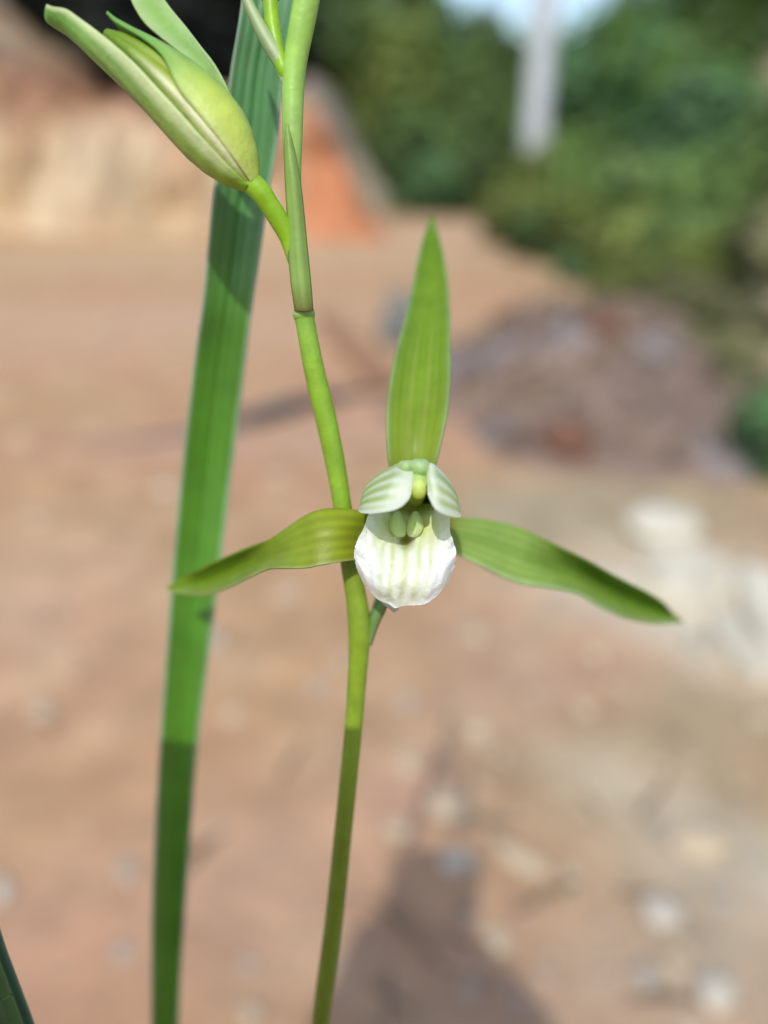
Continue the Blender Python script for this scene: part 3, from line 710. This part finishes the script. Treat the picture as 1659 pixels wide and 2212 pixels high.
# ---- two leaf blades at the lower left
def blade_col(u, v):
    c = mix((0.05, 0.13, 0.06), (0.07, 0.19, 0.10), 0.5 + 0.5 * math.sin(u * 9)); return mix(c, (0.16, 0.26, 0.2), .6 * sm(.85, 1, abs(u)))
leaf_down('leaf', [(-330, 1400, -325, 1395, .098, .098, .098), (-200, 1640, -165, 1630, .1005, .0995, .1), (-95, 1850, -42, 1835, .1035, .102, .103), (-50, 2030, 0, 2010, .105, .1035, .1045), (-7, 2142, 38, 2118, .1065, .105, .106), (34, 2245, 76, 2220, .108, .1065, .1075)],
          (-0.020, -0.004, -0.012), 0.003, blade_col)
leaf_down('leaf', [(-300, 1600, -296, 1596, .097, .097, .097), (-190, 1790, -150, 1780, .099, .098, .0985), (-110, 1960, -55, 1945, .101, .0995, .1005), (-58, 2080, -8, 2060, .1025, .101, .102), (-22, 2170, 24, 2145, .104, .1025, .1035), (5, 2240, 50, 2215, .105, .1035, .1045)],
          (-0.024, -0.008, -0.012), 0.003, lambda u, v: mix((0.055, 0.12, 0.03), (0.09, 0.2, 0.06), .5 + .5 * u))

# ---- bracts
def bract(name, rows, col, parent=orchid, nu=10, nv=40): return ribbon(name, rows, col, M_sepal, parent, nu=nu, nv=nv, thick=0.00025)
bract('bract', [(498, -110, 500, -110, .0965, .0965, .0965), (512, -40, 530, -42, .0962, .0968, .0968), (527, 10, 547, 5, .0962, .097, .0968), (548, 60, 572, 50, .0968, .0976, .0974), (570, 105, 600, 95, .0972, .0982, .0978), (592, 140, 618, 128, .0978, .0985, .0982), (602, 163, 620, 160, .0982, .0986, .0984), (608, 178, 622, 180, .0985, .0988, .0988)],
      lambda u, v: mix((0.42, 0.55, 0.24), (0.56, 0.68, 0.42), gs(u - .1, .45)))
bract('bract', [(618, 270, 622, 268, .0985, .0985, .0985), (615, 330, 636, 328, .0985, .0990, .0992), (617, 400, 649, 398, .0990, .0996, .1000), (621, 470, 657, 468, .0997, .1004, .1008), (623, 540, 664, 540, .1003, .1012, .1014), (629, 610, 671, 610, .1008, .1017, .1019), (636, 660, 675, 660, .1012, .1022, .1022), (638, 672, 676, 672, .1014, .1024, .1024)],
      lambda u, v: mix(mix((0.25, 0.40, 0.08), (0.30, 0.46, 0.11), .5 + .5 * math.sin(u * 8)), (0.18, 0.165, 0.03), sm(.66, .97, v)))
bract('bract', [(832, 1285, 836, 1287, .1075, .1075, .1075), (812, 1310, 834, 1314, .1078, .1085, .1082), (798, 1335, 822, 1340, .1082, .1092, .1086), (792, 1358, 812, 1365, .1088, .1096, .1092), (790, 1385, 802, 1395, .1092, .1098, .1096)],
      lambda u, v: mix((0.20, 0.36, 0.11), (0.20, 0.17, 0.05), sm(.35, .9, u)))

# ---- buds
def bud(name, base, tip, w, dB, dT, parent=orchid, ped=None, seed=0, tipA=0.17, opened=1.0):
    """closed bud: pale inner core wrapped by two sepals; base and tip in pixels"""
    b = P(*base, dB); t = P(*tip, dT); ax = t - b; L = ax.length; T = ax.normalized()
    vd = (P((base[0] + tip[0]) / 2, (base[1] + tip[1]) / 2, dB) - Vector((0, 0, CAM_H))).normalized()
    N2 = (-vd - T * (-vd).dot(T)).normalized(); N1 = T.cross(N2).normalized()
    if N1.dot(RT) < 0: N1 = -N1                        # N1 points to the picture's right
    rad = w * 0.5 / FOC * dB
    PR = [0.22, 0.62, 0.86, 0.98, 1.0, 0.97, 0.91, 0.83, 0.73, 0.62, 0.50, 0.36, 0.12]
    def rr(s): return float(np.interp(min(max(s, 0), 1), np.linspace(0, 1, len(PR)), PR)) * rad
    def axis_pt(s): return b + ax * s + N1 * (math.sin(s * math.pi) * 0.05 * L)
    # pale core (the bud itself)
    def core(u, v):
        ph = u * math.pi + math.pi / 2; k = rr(v / 1.0) * 0.93
        ridge = 1 + 0.10 * gs(u - 0.02, .045) * sm(.03, .2, v) * sm(.95, .6, v) - 0.10 * gs(u + 0.13, .05) * sm(.05, .25, v) - 0.06 * gs(u - .16, .06)
        p = axis_pt(v * 0.93) + (N1 * math.cos(ph) + N2 * math.sin(ph)) * k * ridge
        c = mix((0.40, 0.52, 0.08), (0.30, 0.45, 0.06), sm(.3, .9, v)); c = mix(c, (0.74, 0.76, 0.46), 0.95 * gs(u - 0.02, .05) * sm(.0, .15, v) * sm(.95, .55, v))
        c = mix(c, (0.30, 0.36, 0.03), 0.7 * gs(u + .10, .04)); c = mix(c, (0.12, 0.24, 0.01), .8 * sm(.55, .95, v))  # upper part darkened: shadow of the sepal edge put into the colour
        return p, c
    o = surf(name, core, 72, 60, M_bud, parent, thick=0)
    def shell(p0, p1, ext, lift, colfn, bow, turn=0.0, tipk=0.40, tipn=0.28):
        def fn(u, v):
            vv = v * (1 + ext); half = (p1 - p0) / 2; mid = (p0 + p1) / 2
            nar = 1 - 0.25 * sm(0.5, 0.92, v) - tipn * sm(0.42, 0.7, v) - 0.30 * sm(0.92, 1.0, v)
            ph = R(mid - turn * sm(.45, .95, v) + u * half * nar); k = max(rr(min(v * 0.93, 0.97)), tipk * rad * sm(.3, .8, v)) * lift + 0.012 * rad * 6 * sm(.85, 1, v)
            edge = 1 - 0.02 * sm(.8, 1, abs(u))
            p = axis_pt(vv * 0.98) + (N1 * math.cos(ph) + N2 * math.sin(ph)) * k * edge + N1 * bow * L * sm(.45, 1.0, v)
            return p, colfn(u, v)
        return surf('sepal', fn, 30, 60, M_bud, o, thick=0.00035)
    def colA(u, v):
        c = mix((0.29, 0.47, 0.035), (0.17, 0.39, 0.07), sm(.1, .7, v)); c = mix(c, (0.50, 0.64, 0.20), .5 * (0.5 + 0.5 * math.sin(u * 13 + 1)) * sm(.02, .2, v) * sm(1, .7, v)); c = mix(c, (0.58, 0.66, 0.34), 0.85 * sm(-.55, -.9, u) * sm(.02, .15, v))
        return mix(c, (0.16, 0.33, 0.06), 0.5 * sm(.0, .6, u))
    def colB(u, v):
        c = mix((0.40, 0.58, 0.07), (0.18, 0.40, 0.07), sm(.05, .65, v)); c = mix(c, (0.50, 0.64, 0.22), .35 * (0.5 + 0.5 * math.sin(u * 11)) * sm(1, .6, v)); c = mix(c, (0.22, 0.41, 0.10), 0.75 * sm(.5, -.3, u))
        c = mix(c, (0.56, 0.66, 0.12), .8 * sm(-.1, .6, u) * sm(.7, .25, v)); return mix(c, (0.66, 0.74, 0.36), .5 * gs(u - .97, .10) * sm(.6, .3, v))  # yellow edge: glow of light through the sepal, painted in
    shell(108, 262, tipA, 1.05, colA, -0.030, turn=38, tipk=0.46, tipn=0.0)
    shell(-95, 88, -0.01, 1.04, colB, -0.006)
    if ped:
        rows = [(*b, pxr(ped[0][3], dB) if False else rr(0.02), 0.22, 0.42, 0.02)]
        rows = [(*(b + T * 0.0035), rr(0.03), .26, .45, .04)]
        for (x, y, d, ww) in ped: rows.append((*P(x, y, d), pxr(ww, d), .235, .44, .015))
        tube('pedicel', rows, M_stem, o, ns=16, steps=40)
    return o
main_bud = bud('bud', (548, 402), (200, 48), 148, .0985, .0955, ped=[(561, 413, .0988, 47), (580, 440, .0995, 44), (602, 475, .1005, 42), (622, 515, .1015, 36), (634, 560, .1022, 28), (642, 600, .103, 16)])
ribbon('sepal', [(505, 265, 520, 248, .0985, .0985, .0985), (450, 185, 470, 150, .1002, .0998, .0995), (395, 120, 432, 98, .1025, .1015, .1015), (345, 78, 402, 58, .1045, .1035, .1035), (312, 48, 372, 22, .106, .105, .105), (288, 10, 340, -18, .1068, .106, .106), (275, -25, 305, -45, .107, .107, .107), (272, -45, 282, -55, .107, .107, .107)],
       lambda u, v: mix((0.24, 0.42, 0.10), (0.36, 0.52, 0.20), sm(.0, .9, abs(u))), M_bud, main_bud, nu=16, nv=40)
bud('bud', (583, 8), (568, -150), 62, .0985, .097, ped=[(585, 12, .0985, 34), (590, 60, .0985, 34), (600, 110, .0985, 32), (612, 150, .0985, 30), (628, 185, .0992, 22)], seed=3)
bud('bud', (712, -400), (760, -700), 110, .0945, .092, ped=[(709, -392, .0945, 40), (704, -360, .0945, 40), (699, -325, .0945, 40)], seed=4)

# ---- the open flower
fc = P(880, 1120, .109)
def throat(u, v):          # ovary and cup behind the lip
    an = u * math.pi
    r = cr([(0.2, 0.2), (1.0, .7), (1.25, 1.0), (1.1, 1.05), (0.9, 1.0)], v)
    d = .1125 - 0.0075 * v
    return P(884 + math.cos(an) * 60 * r[0], 1098 + math.sin(an) * 48 * r[1], d), mix((0.22, 0.25, 0.02), (0.17, 0.20, 0.015), v)
flower = surf('flower', throat, 40, 20, M_sepal, orchid, thick=0.0004)
def dorsal_col(u, v):
    c = mix((0.27, 0.36, 0.025), (0.155, 0.30, 0.012), sm(.0, .5, v)); c = mix(c, (0.29, 0.37, 0.07), 0.55 * (gs(abs(u) - .30, .10)) * sm(.75, .2, v))
    c = mix(c, (0.30, 0.40, 0.05), 0.35 * (0.5 + 0.5 * math.sin(u * 24 + 3 * v)) * sm(.95, .4, v)); c = mix(c, (0.15, 0.28, 0.008), 0.5 * gs(u, .07) * sm(.8, .3, v)); return mix(c, (0.30, 0.43, 0.16), .75 * sm(.82, 1.0, abs(u)))  # pale rim: out-of-focus edge halo put into the colour
ribbon('sepal', [(858, 1060, 912, 1060, .1085, .1080, .1080), (842, 1010, 938, 1012, .1065, .1055, .1055), (836, 950, 953, 955, .1065, .105, .105), (836, 890, 965, 895, .108, .106, .106), (843, 820, 972, 825, .110, .108, .108), (858, 750, 972, 755, .1125, .1105, .1105), (875, 690, 972, 690, .115, .113, .113),
                 (889, 630, 969, 630, .118, .1165, .1165), (902, 565, 960, 565, .121, .1195, .1195), (916, 510, 948, 510, .1235, .1225, .1225), (928, 478, 938, 478, .125, .125, .125), (931, 470, 933, 470, .1255, .1255, .1255)], dorsal_col, M_sepal, flower, nu=56, nv=80, bend=1.5)
def left_col(u, v):       # u -1 upper edge .. +1 lower edge, v from the flower outwards
    c = mix((0.30, 0.38, 0.02), (0.16, 0.29, 0.012), sm(.15, .65, v)); c = mix(c, (0.21, 0.26, 0.012), 0.6 * (0.5 + 0.5 * math.sin(u * 17)) * sm(.7, .2, v))
    c = mix(c, (0.34, 0.45, 0.10), .5 * sm(.2, .7, v) * sm(0.1, .7, u)); return mix(c, (0.36, 0.46, 0.17), .7 * sm(.88, 1, u))  # paler outer lower half: light on the fold put into the colour
ribbon('sepal', [(815, 1108, 808, 1196, .1065, .1065, .1055), (790, 1105, 775, 1208, .104, .1045, .103), (745, 1100, 735, 1214, .1015, .103, .101), (700, 1101, 690, 1222, .101, .1025, .1005), (665, 1112, 655, 1228, .1015, .1025, .101), (620, 1141, 612, 1228, .103, .1035, .102), (580, 1166, 578, 1230, .1055, .105, .104),
                 (530, 1186, 540, 1246, .110, .1075, .106), (480, 1207, 500, 1266, .1135, .111, .109), (430, 1230, 450, 1284, .117, .115, .113), (395, 1246, 402, 1284, .1185, .1185, .117), (370, 1262, 373, 1280, .120, .120, .1195), (362, 1270, 363, 1274, .1205, .1205, .1205)], left_col, M_sepal, flower, nu=56, nv=80, bend=1.45)
def right_col(u, v):      # u -1 upper edge
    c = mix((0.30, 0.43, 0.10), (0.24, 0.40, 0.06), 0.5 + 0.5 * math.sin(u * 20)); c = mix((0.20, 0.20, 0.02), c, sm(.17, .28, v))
    dk = sm(.38, .66, v) * sm(.45, .0, u) ; c = mix(c, (0.085, 0.19, 0.008), .95 * dk)  # dark outer upper half: shading of the keel put into the colour
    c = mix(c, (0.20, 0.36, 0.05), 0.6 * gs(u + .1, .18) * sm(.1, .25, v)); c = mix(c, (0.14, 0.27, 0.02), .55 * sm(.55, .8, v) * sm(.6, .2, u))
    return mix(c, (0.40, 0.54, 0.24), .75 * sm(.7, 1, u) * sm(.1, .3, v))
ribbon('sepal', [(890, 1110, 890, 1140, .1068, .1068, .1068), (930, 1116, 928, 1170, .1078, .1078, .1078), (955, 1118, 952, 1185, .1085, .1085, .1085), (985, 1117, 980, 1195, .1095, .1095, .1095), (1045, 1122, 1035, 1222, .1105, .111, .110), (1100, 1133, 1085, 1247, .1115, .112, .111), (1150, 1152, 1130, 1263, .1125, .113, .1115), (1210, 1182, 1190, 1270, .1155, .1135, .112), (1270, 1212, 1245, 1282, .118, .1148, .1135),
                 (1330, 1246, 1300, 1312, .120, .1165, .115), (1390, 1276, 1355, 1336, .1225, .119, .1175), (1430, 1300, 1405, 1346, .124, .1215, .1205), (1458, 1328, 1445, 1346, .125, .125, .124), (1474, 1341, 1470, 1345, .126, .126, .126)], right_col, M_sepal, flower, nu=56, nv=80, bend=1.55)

def lip(u, v):
    rows = [(812, 962, .1050), (799, 967, .1036), (792, 972, .1020), (787, 972, .1008), (779, 974, .0998), (771, 979, .0990), (766, 984, .0985), (765, 985, .0983), (768, 983, .0986), (772, 979, .0996)]
    r = cr(rows, v); edge = 1 + 0.014 * nz((v * 14, u, 0), 1.6, 3) * sm(.6, 1, abs(u))
    mid = (r[0] + r[1]) / 2; px = mid + (r[1] - r[0]) * .5 * u * edge
    yb = 1308 - 74 * abs(u) ** 3.0 + 2 * nz((u * 6, 0, 0), 1.6, 7) + 6 * gs(u + .20, .10) + 2 * gs(u - .42, .12)
    py = 1088 + (yb - 1088) * v
    r = (r[0], r[1], 0, r[2])
    d = r[3] + 0.0018 * (1 - u * u) * sm(.75, .2, v) - 0.0012 * abs(u) ** 3 * sm(.8, .3, v) + 0.0016 * abs(u) ** 3 * sm(.3, .9, v)
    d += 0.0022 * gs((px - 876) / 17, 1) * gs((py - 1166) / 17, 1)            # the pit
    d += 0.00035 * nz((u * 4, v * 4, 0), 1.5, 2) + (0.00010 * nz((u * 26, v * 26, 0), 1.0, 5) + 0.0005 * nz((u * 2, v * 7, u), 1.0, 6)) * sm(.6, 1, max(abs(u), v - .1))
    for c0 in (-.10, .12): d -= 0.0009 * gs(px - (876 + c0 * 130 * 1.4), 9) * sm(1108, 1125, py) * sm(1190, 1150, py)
    c = (0.84, 0.88, 0.86)
    c = mix(c, (0.70, 0.77, 0.34), .95 * sm(1205, 1135, py) * sm(1.0, .45, abs(u)))
    for k, cx in enumerate((824, 848, 876, 905, 930)):
        x0 = cx + (py - 1215) * (-.13) * sm(1215, 1240, py) + (876 - cx) * 0.10 * sm(1230, 1300, py)
        c = mix(c, (0.60, 0.68, 0.30), (.55, .8, .85, .75, .5)[k] * gs(px - x0, 6.5) * sm(1135, 1190, py) * sm(1306, 1285, py))
    c = mix(c, (0.70, 0.75, 0.50), .45 * sm(.55, .1, abs(u)) * sm(1180, 1230, py))
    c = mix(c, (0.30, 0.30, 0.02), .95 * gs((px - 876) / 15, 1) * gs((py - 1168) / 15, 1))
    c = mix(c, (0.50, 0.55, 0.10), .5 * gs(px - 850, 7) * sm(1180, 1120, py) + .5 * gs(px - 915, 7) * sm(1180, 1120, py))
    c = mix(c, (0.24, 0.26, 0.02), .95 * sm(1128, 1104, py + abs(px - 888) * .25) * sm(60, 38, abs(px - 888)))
    return P(px, py, d), c
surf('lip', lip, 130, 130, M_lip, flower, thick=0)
# little turned-back frills of the lip's lower edge
ribbon('lip_frill', [(815, 1290, 850, 1290, .1005, .1005, .1005), (828, 1303, 862, 1303, .1012, .1015, .1012), (842, 1313, 862, 1311, .102, .1025, .102), (850, 1320, 857, 1318, .1028, .103, .103)], lambda u, v: (0.78, 0.80, 0.74), M_lip, flower, nu=8, nv=12)
ribbon('lip_frill', [(895, 1288, 935, 1284, .1005, .1005, .1005), (900, 1297, 930, 1294, .101, .101, .101), (908, 1303, 924, 1300, .1018, .102, .102), (914, 1306, 918, 1304, .1022, .1022, .1022)], lambda u, v: (0.80, 0.82, 0.76), M_lip, flower, nu=8, nv=12)
# two low swellings in the throat
for sx in (-1, 1):
    def cal(u, v):
        e = sm(.45, 1, abs(u)); return mix((0.76, 0.83, 0.46), (0.70, 0.77, 0.36), e)
    rws = []
    for (a0, b0, a1, b1, dc, de) in ((22, 1106, 16, 1107, .1040, .1042), (29, 1117, 9, 1119, .1028, .1036), (34, 1130, 3, 1131, .1021, .1029), (34, 1142, 1, 1143, .1015, .1023), (28, 1152, 3, 1152, .1013, .1018), (18, 1159, 8, 1158, .1016, .1018)):
        L_, R_ = (878 + sx * a0, b0), (878 + sx * a1, b1)
        rws.append((*L_, *R_, dc, de, de) if sx < 0 else (*R_, *L_, dc, de, de))
    ribbon('ridge', rws, cal, M_petal, flower, nu=16, nv=24)
# petals: a striped hood above the column
def petal_col(stripes, shade, v0=.10):
    def f(u, v):
        c = (0.86, 0.92, 0.86); s = 0.5 + 0.5 * math.cos(u * stripes + 1.5 * v)
        c = mix(c, (0.40, 0.58, 0.14), shade * s ** 0.8 * sm(v0, v0 + .35, v) * (1 - .9 * sm(.6, .95, u))); return mix(c, (0.42, 0.58, 0.22), .55 * sm(.55, 1, v) * sm(.9, .3, u))
    return f
# v runs from the inner (central) edge outwards, u from the top (-1) to the bottom (+1)
ribbon('petal', [(893, 1050, 889, 1066, .0948, .0955, .0940), (895, 1038, 882, 1080, .0941, .0958, .0928), (893, 1022, 869, 1093, .0938, .0964, .0924), (888, 1008, 856, 1100, .0938, .0972, .0924), (880, 999, 842, 1104, .0938, .0978, .0925), (866, 998, 822, 1107, .0938, .0985, .0930), (848, 1006, 804, 1109, .0948, .0995, .0938), (826, 1018, 790, 1109, .0962, .1005, .095), (804, 1034, 781, 1108, .098, .1015, .0965), (788, 1052, 776, 1106, .1, .1025, .0985), (779, 1078, 774, 1102, .1015, .103, .1)],
       petal_col(14, .9, .28), M_petal, flower, nu=60, nv=70, thick=0)
ribbon('petal', [(921, 1010, 924, 1068, .0950, .0980, .0935), (928, 1000, 936, 1094, .0932, .0972, .0920), (938, 1003, 950, 1106, .0930, .0972, .0918), (950, 1013, 964, 1112, .0938, .0985, .0925), (963, 1027, 978, 1116, .0950, .0995, .0940), (976, 1045, 988, 1117, .0968, .101, .0955), (986, 1065, 994, 1117, .0985, .102, .097), (993, 1092, 997, 1114, .1005, .1025, .099)],
       petal_col(11, .75), M_petal, flower, nu=50, nv=50, thick=0)
# column with its anther cap
ribbon('column', [(880, 1006, 930, 1006, .1000, .1010, .1010), (882, 1018, 929, 1019, .0968, .0985, .0985), (885, 1030, 926, 1032, .0957, .0975, .0975), (888, 1042, 922, 1043, .0950, .0966, .0966), (892, 1050, 918, 1051, .0950, .0960, .0960)],
       lambda u, v: mix((0.60, 0.78, 0.26), (0.86, 0.94, 0.52), sm(.4, .95, v)), M_petal, flower, nu=16, nv=24)
tube('column_base', [(*P(893, 1088, .1080), pxr(40, .1), .40, .42, .05), (*P(900, 1050, .1030), pxr(50, .1), .50, .60, .12), (*P(904, 1022, .0995), pxr(48, .1), .56, .72, .2)], M_petal, flower, ns=18, steps=24)
tube('anther_cap', [(*P(905, 1044, .0962), pxr(20, .1), .60, .62, .10), (*P(905, 1048, .0955), pxr(27, .1), .78, .90, .34), (*P(905, 1058, .0952), pxr(28, .1), .74, .84, .24), (*P(905, 1068, .0956), pxr(26, .1), .56, .58, .07), (*P(905, 1074, .096), pxr(8, .1), .5, .5, .05)], M_petal, flower, ns=18, steps=24)
# tips of the two petals where they meet over the column
tipc = lambda u, v: mix((0.56, 0.74, 0.36), (0.74, 0.84, 0.62), sm(.35, 1, abs(u)) * .7 + .3 * (1 - v))
ribbon('petal_tip', [(874, 997, 884, 996, .0985, .0985, .0985), (866, 999, 889, 998, .0962, .0975, .0970), (862, 1006, 890, 1005, .0955, .0970, .0966), (864, 1016, 889, 1014, .0958, .0970, .0968), (872, 1026, 888, 1024, .0968, .0972, .0972)], tipc, M_petal, flower, nu=16, nv=20)
ribbon('petal_tip', [(898, 993, 914, 993, .0985, .0985, .0985), (891, 997, 922, 997, .0958, .0972, .0974), (888, 1005, 928, 1006, .0950, .0966, .0970), (890, 1015, 928, 1017, .0952, .0966, .0970), (896, 1026, 922, 1028, .0962, .0970, .0972)], tipc, M_petal, flower, nu=16, nv=20)
# ovary stalk joining the flower to the stem
tube('pedicel', [(*P(884, 1100, .1125), pxr(46, .11), .24, .34, .03), (*P(868, 1160, .1155), pxr(42, .11), .22, .34, .03), (*P(838, 1260, .1155), pxr(36, .11), .21, .35, .04), (*P(812, 1330, .113), pxr(30, .11), .21, .35, .04), (*P(790, 1378, .111), pxr(24, .11), .2, .34, .03), (*P(779, 1410, .110), pxr(14, .11), .2, .34, .03)], M_stem, flower, ns=16, steps=40)

# ================================================================== PHONE AND PHOTOGRAPHER (behind the lens; their shadow lies on the yard)
def cl(x, y, z): return Vector((0, 0, CAM_H)) + RT * x + UP * y + FW * z      # right, up, forward from the lens
ph = empty('mobile_phone', cl(0, 0, 0)); ph.rotation_euler = (Matrix.Rotation(math.pi / 2 - PITCH, 4, 'X') @ Matrix.Rotation(R(-6.0), 4, 'Z')).to_euler(); setp(ph, 'black mobile phone held upright in front of the orchid flower', 'phone')
M_ph = mat_plain('phone_body', (0.03, 0.03, 0.035), rough=0.35, spec=0.5, namt=0.05)
M_gl = mat_plain('phone_glass', (0.012, 0.012, 0.014), rough=0.08, spec=0.6, namt=0.02)
def rbox(name, x0, x1, y0, y1, z0, z1, mat, parent, bev=0.006):
    bm = bmesh.new(); bmesh.ops.create_cube(bm, size=1.0)
    for v in bm.verts: v.co = Vector(((x0 + x1) / 2 + v.co.x * (x1 - x0), (y0 + y1) / 2 + v.co.y * (y1 - y0), (z0 + z1) / 2 + v.co.z * (z1 - z0)))
    es = [e for e in bm.edges if abs(e.verts[0].co.z - e.verts[1].co.z) > 1e-6]
    bmesh.ops.bevel(bm, geom=es, offset=bev, segments=5, affect='EDGES')
    me = bpy.data.meshes.new(name); bm.to_mesh(me); bm.free(); return link(name, me, mat, parent)
rbox('body', -.0715, .0035, -.143, .0200, .0012, .0092, M_ph, ph)
rbox('screen', -.0690, .0010, -.140, .0175, .0090, .0096, M_gl, ph, .005)
rbox('side_button', .0034, .0043, -.06, -.04, .003, .007, M_ph, ph, .0004)

HEAD = G(950, 2400) + TO_SUN * (0.83 / TO_SUN.z)      # its shadow falls just below the picture
# photographer: one continuous skinned body, crouching, both hands on the phone
def person():
    V, E, Rr = [], [], []
    def add(p, r, prev=None):
        V.append(Vector(p)); Rr.append(r); i = len(V) - 1
        if prev is not None: E.append((prev, i))
        return i
    hx = HEAD.x; oy = HEAD.y + .388; oz = HEAD.z - .83
    def B(x, y, z): return (hx + x, y + oy, z + oz * min(z, .8) / .8)
    pel = add(B(0, -.66, .26), .145); sp = add(B(0, -.60, .42), .13, pel); ch = add(B(0, -.50, .58), .14, sp); nb = add(B(0, -.445, .69), .062, ch); nk = add(B(0, -.425, .735), .052, nb)
    h0 = add(B(0, -.40, .775), .068, nk); h1 = add(B(0, -.385, .825), .082, h0); h2 = add(B(0, -.388, .865), .072, h1)
    for s in (-1, 1):
        hp = add(B(s * .11, -.64, .24), .10, pel); kn = add(B(s * .20, -.30, .36), .068, hp); an = add(B(s * .14, -.52, .075), .045, kn)
        ft = add(B(s * .15, -.40, .035), .036, an); add(B(s * .16, -.30, .028), .026, ft)
        sh = add(B(s * .17, -.47, .62), .062, ch)
        el = add((hx + s * .215, -.20, .42), .045, sh)
        ex = -.0740 if s < 0 else -.0025                      # this side of the phone
        y0 = -.138 if s > 0 else -.082
        w = add(cl(ex + s * .040, y0 - .055, -.035), .024, el)
        pm = add(cl(ex + s * .024, y0 - .006, -.020), .020, w)
        for k, (dy, ln) in enumerate(((.036, .034), (.018, .040), (.0, .037), (-.018, .030))):
            a = add(cl(ex + s * .0175, y0 + dy * .8, -.006), .0092, pm); b = add(cl(ex + s * .010, y0 + dy, .006), .0085, a); c = add(cl(ex + s * .010 - s * ln * .45, y0 + dy + .004, .0085), .0078, b)
            add(cl(ex + s * .010 - s * ln * .8, y0 + dy + .006, .0085), .0070, c)
        t = add(cl(ex + s * .014, y0 + .030, -.024), .0105, pm); t2 = add(cl(ex + s * .003, y0 + .052, -.021), .0095, t); add(cl(ex - s * .011, y0 + .062, -.0185), .0085, t2)
    me = bpy.data.meshes.new('person'); me.from_pydata([tuple(v) for v in V], E, []); me.update()
    o = link('person', me)
    m = o.modifiers.new('skin', 'SKIN'); m.use_smooth_shade = True; m.branch_smoothing = 0.4
    for i, sv in enumerate(me.skin_vertices[0].data): sv.radius = (Rr[i], Rr[i]); sv.use_root = (i == 0)
    ss = o.modifiers.new('sub', 'SUBSURF'); ss.levels = 2; ss.render_levels = 2
    return o
# skin on hands and head, cloth elsewhere, told apart by position on the body
mp = bpy.data.materials.new('person_surface'); mp.use_nodes = True
n = mp.node_tree.nodes; l = mp.node_tree.links; pr = n['Principled BSDF']; tc = n.new('ShaderNodeTexCoord'); sx = n.new('ShaderNodeSeparateXYZ'); l.new(tc.outputs['Object'], sx.inputs[0])
def mth(op, a, b):
    q = n.new('ShaderNodeMath'); q.operation = op
    for i, v in enumerate((a, b)):
        if isinstance(v, (int, float)): q.inputs[i].default_value = v
        else: l.new(v, q.inputs[i])
    return q.outputs[0]
head = mth('GREATER_THAN', sx.outputs['Z'], HEAD.z - 0.11); hand = mth('GREATER_THAN', sx.outputs['Y'], -0.165); skin = mth('MAXIMUM', head, hand); legs = mth('LESS_THAN', sx.outputs['Z'], 0.33)
c1 = n.new('ShaderNodeMix'); c1.data_type = 'RGBA'; c1.inputs['A'].default_value = (0.55, 0.56, 0.58, 1); c1.inputs['B'].default_value = (0.05, 0.06, 0.09, 1); l.new(legs, c1.inputs['Factor'])  # shirt made pale to bounce some light into the ground shadow
c2 = n.new('ShaderNodeMix'); c2.data_type = 'RGBA'; c2.inputs['B'].default_value = (0.50, 0.31, 0.22, 1); l.new(skin, c2.inputs['Factor']); l.new(c1.outputs['Result'], c2.inputs['A']); l.new(c2.outputs['Result'], pr.inputs['Base Color'])
pr.inputs['Roughness'].default_value = 0.6
man = person(); man.data.materials.append(mp); setp(man, 'crouching person in a pale shirt holding a phone with both hands', 'person')
# hair and face
M_hair = mat_plain('hair', (0.02, 0.016, 0.014), rough=0.6, nscale=80, namt=0.4, bump=0.6, bscale=200)
def blob_at(name, loc, scl, mat, parent, seed=1.0, rough=0.08):
    me = blob(name, seed, sub=3, rough=rough); me.materials.clear(); me.materials.append(mat); o = link(name, me, None, parent); o.location = loc; o.scale = scl; return o
blob_at('hair', HEAD + Vector((0, -.024, .038)), (.086, .088, .072), M_hair, man, 2.0, .12)
M_skin = mat_plain('skin', (0.50, 0.31, 0.22), rough=0.55, namt=0.06)
blob_at('nose', HEAD + Vector((0, .088, -.015)), (.013, .018, .02), M_skin, man); blob_at('mouth', HEAD + Vector((0, .070, -.055)), (.024, .008, .007), mat_plain('lips', (0.42, 0.17, 0.14), rough=.5), man)
for s in (-1, 1):
    blob_at('eye', HEAD + Vector((s * .032, .074, .008)), (.013, .009, .008), mat_plain('eye', (0.06, 0.04, 0.03), rough=.2), man)
    blob_at('ear', HEAD + Vector((s * .082, -.007, -.005)), (.010, .022, .032), M_skin, man)
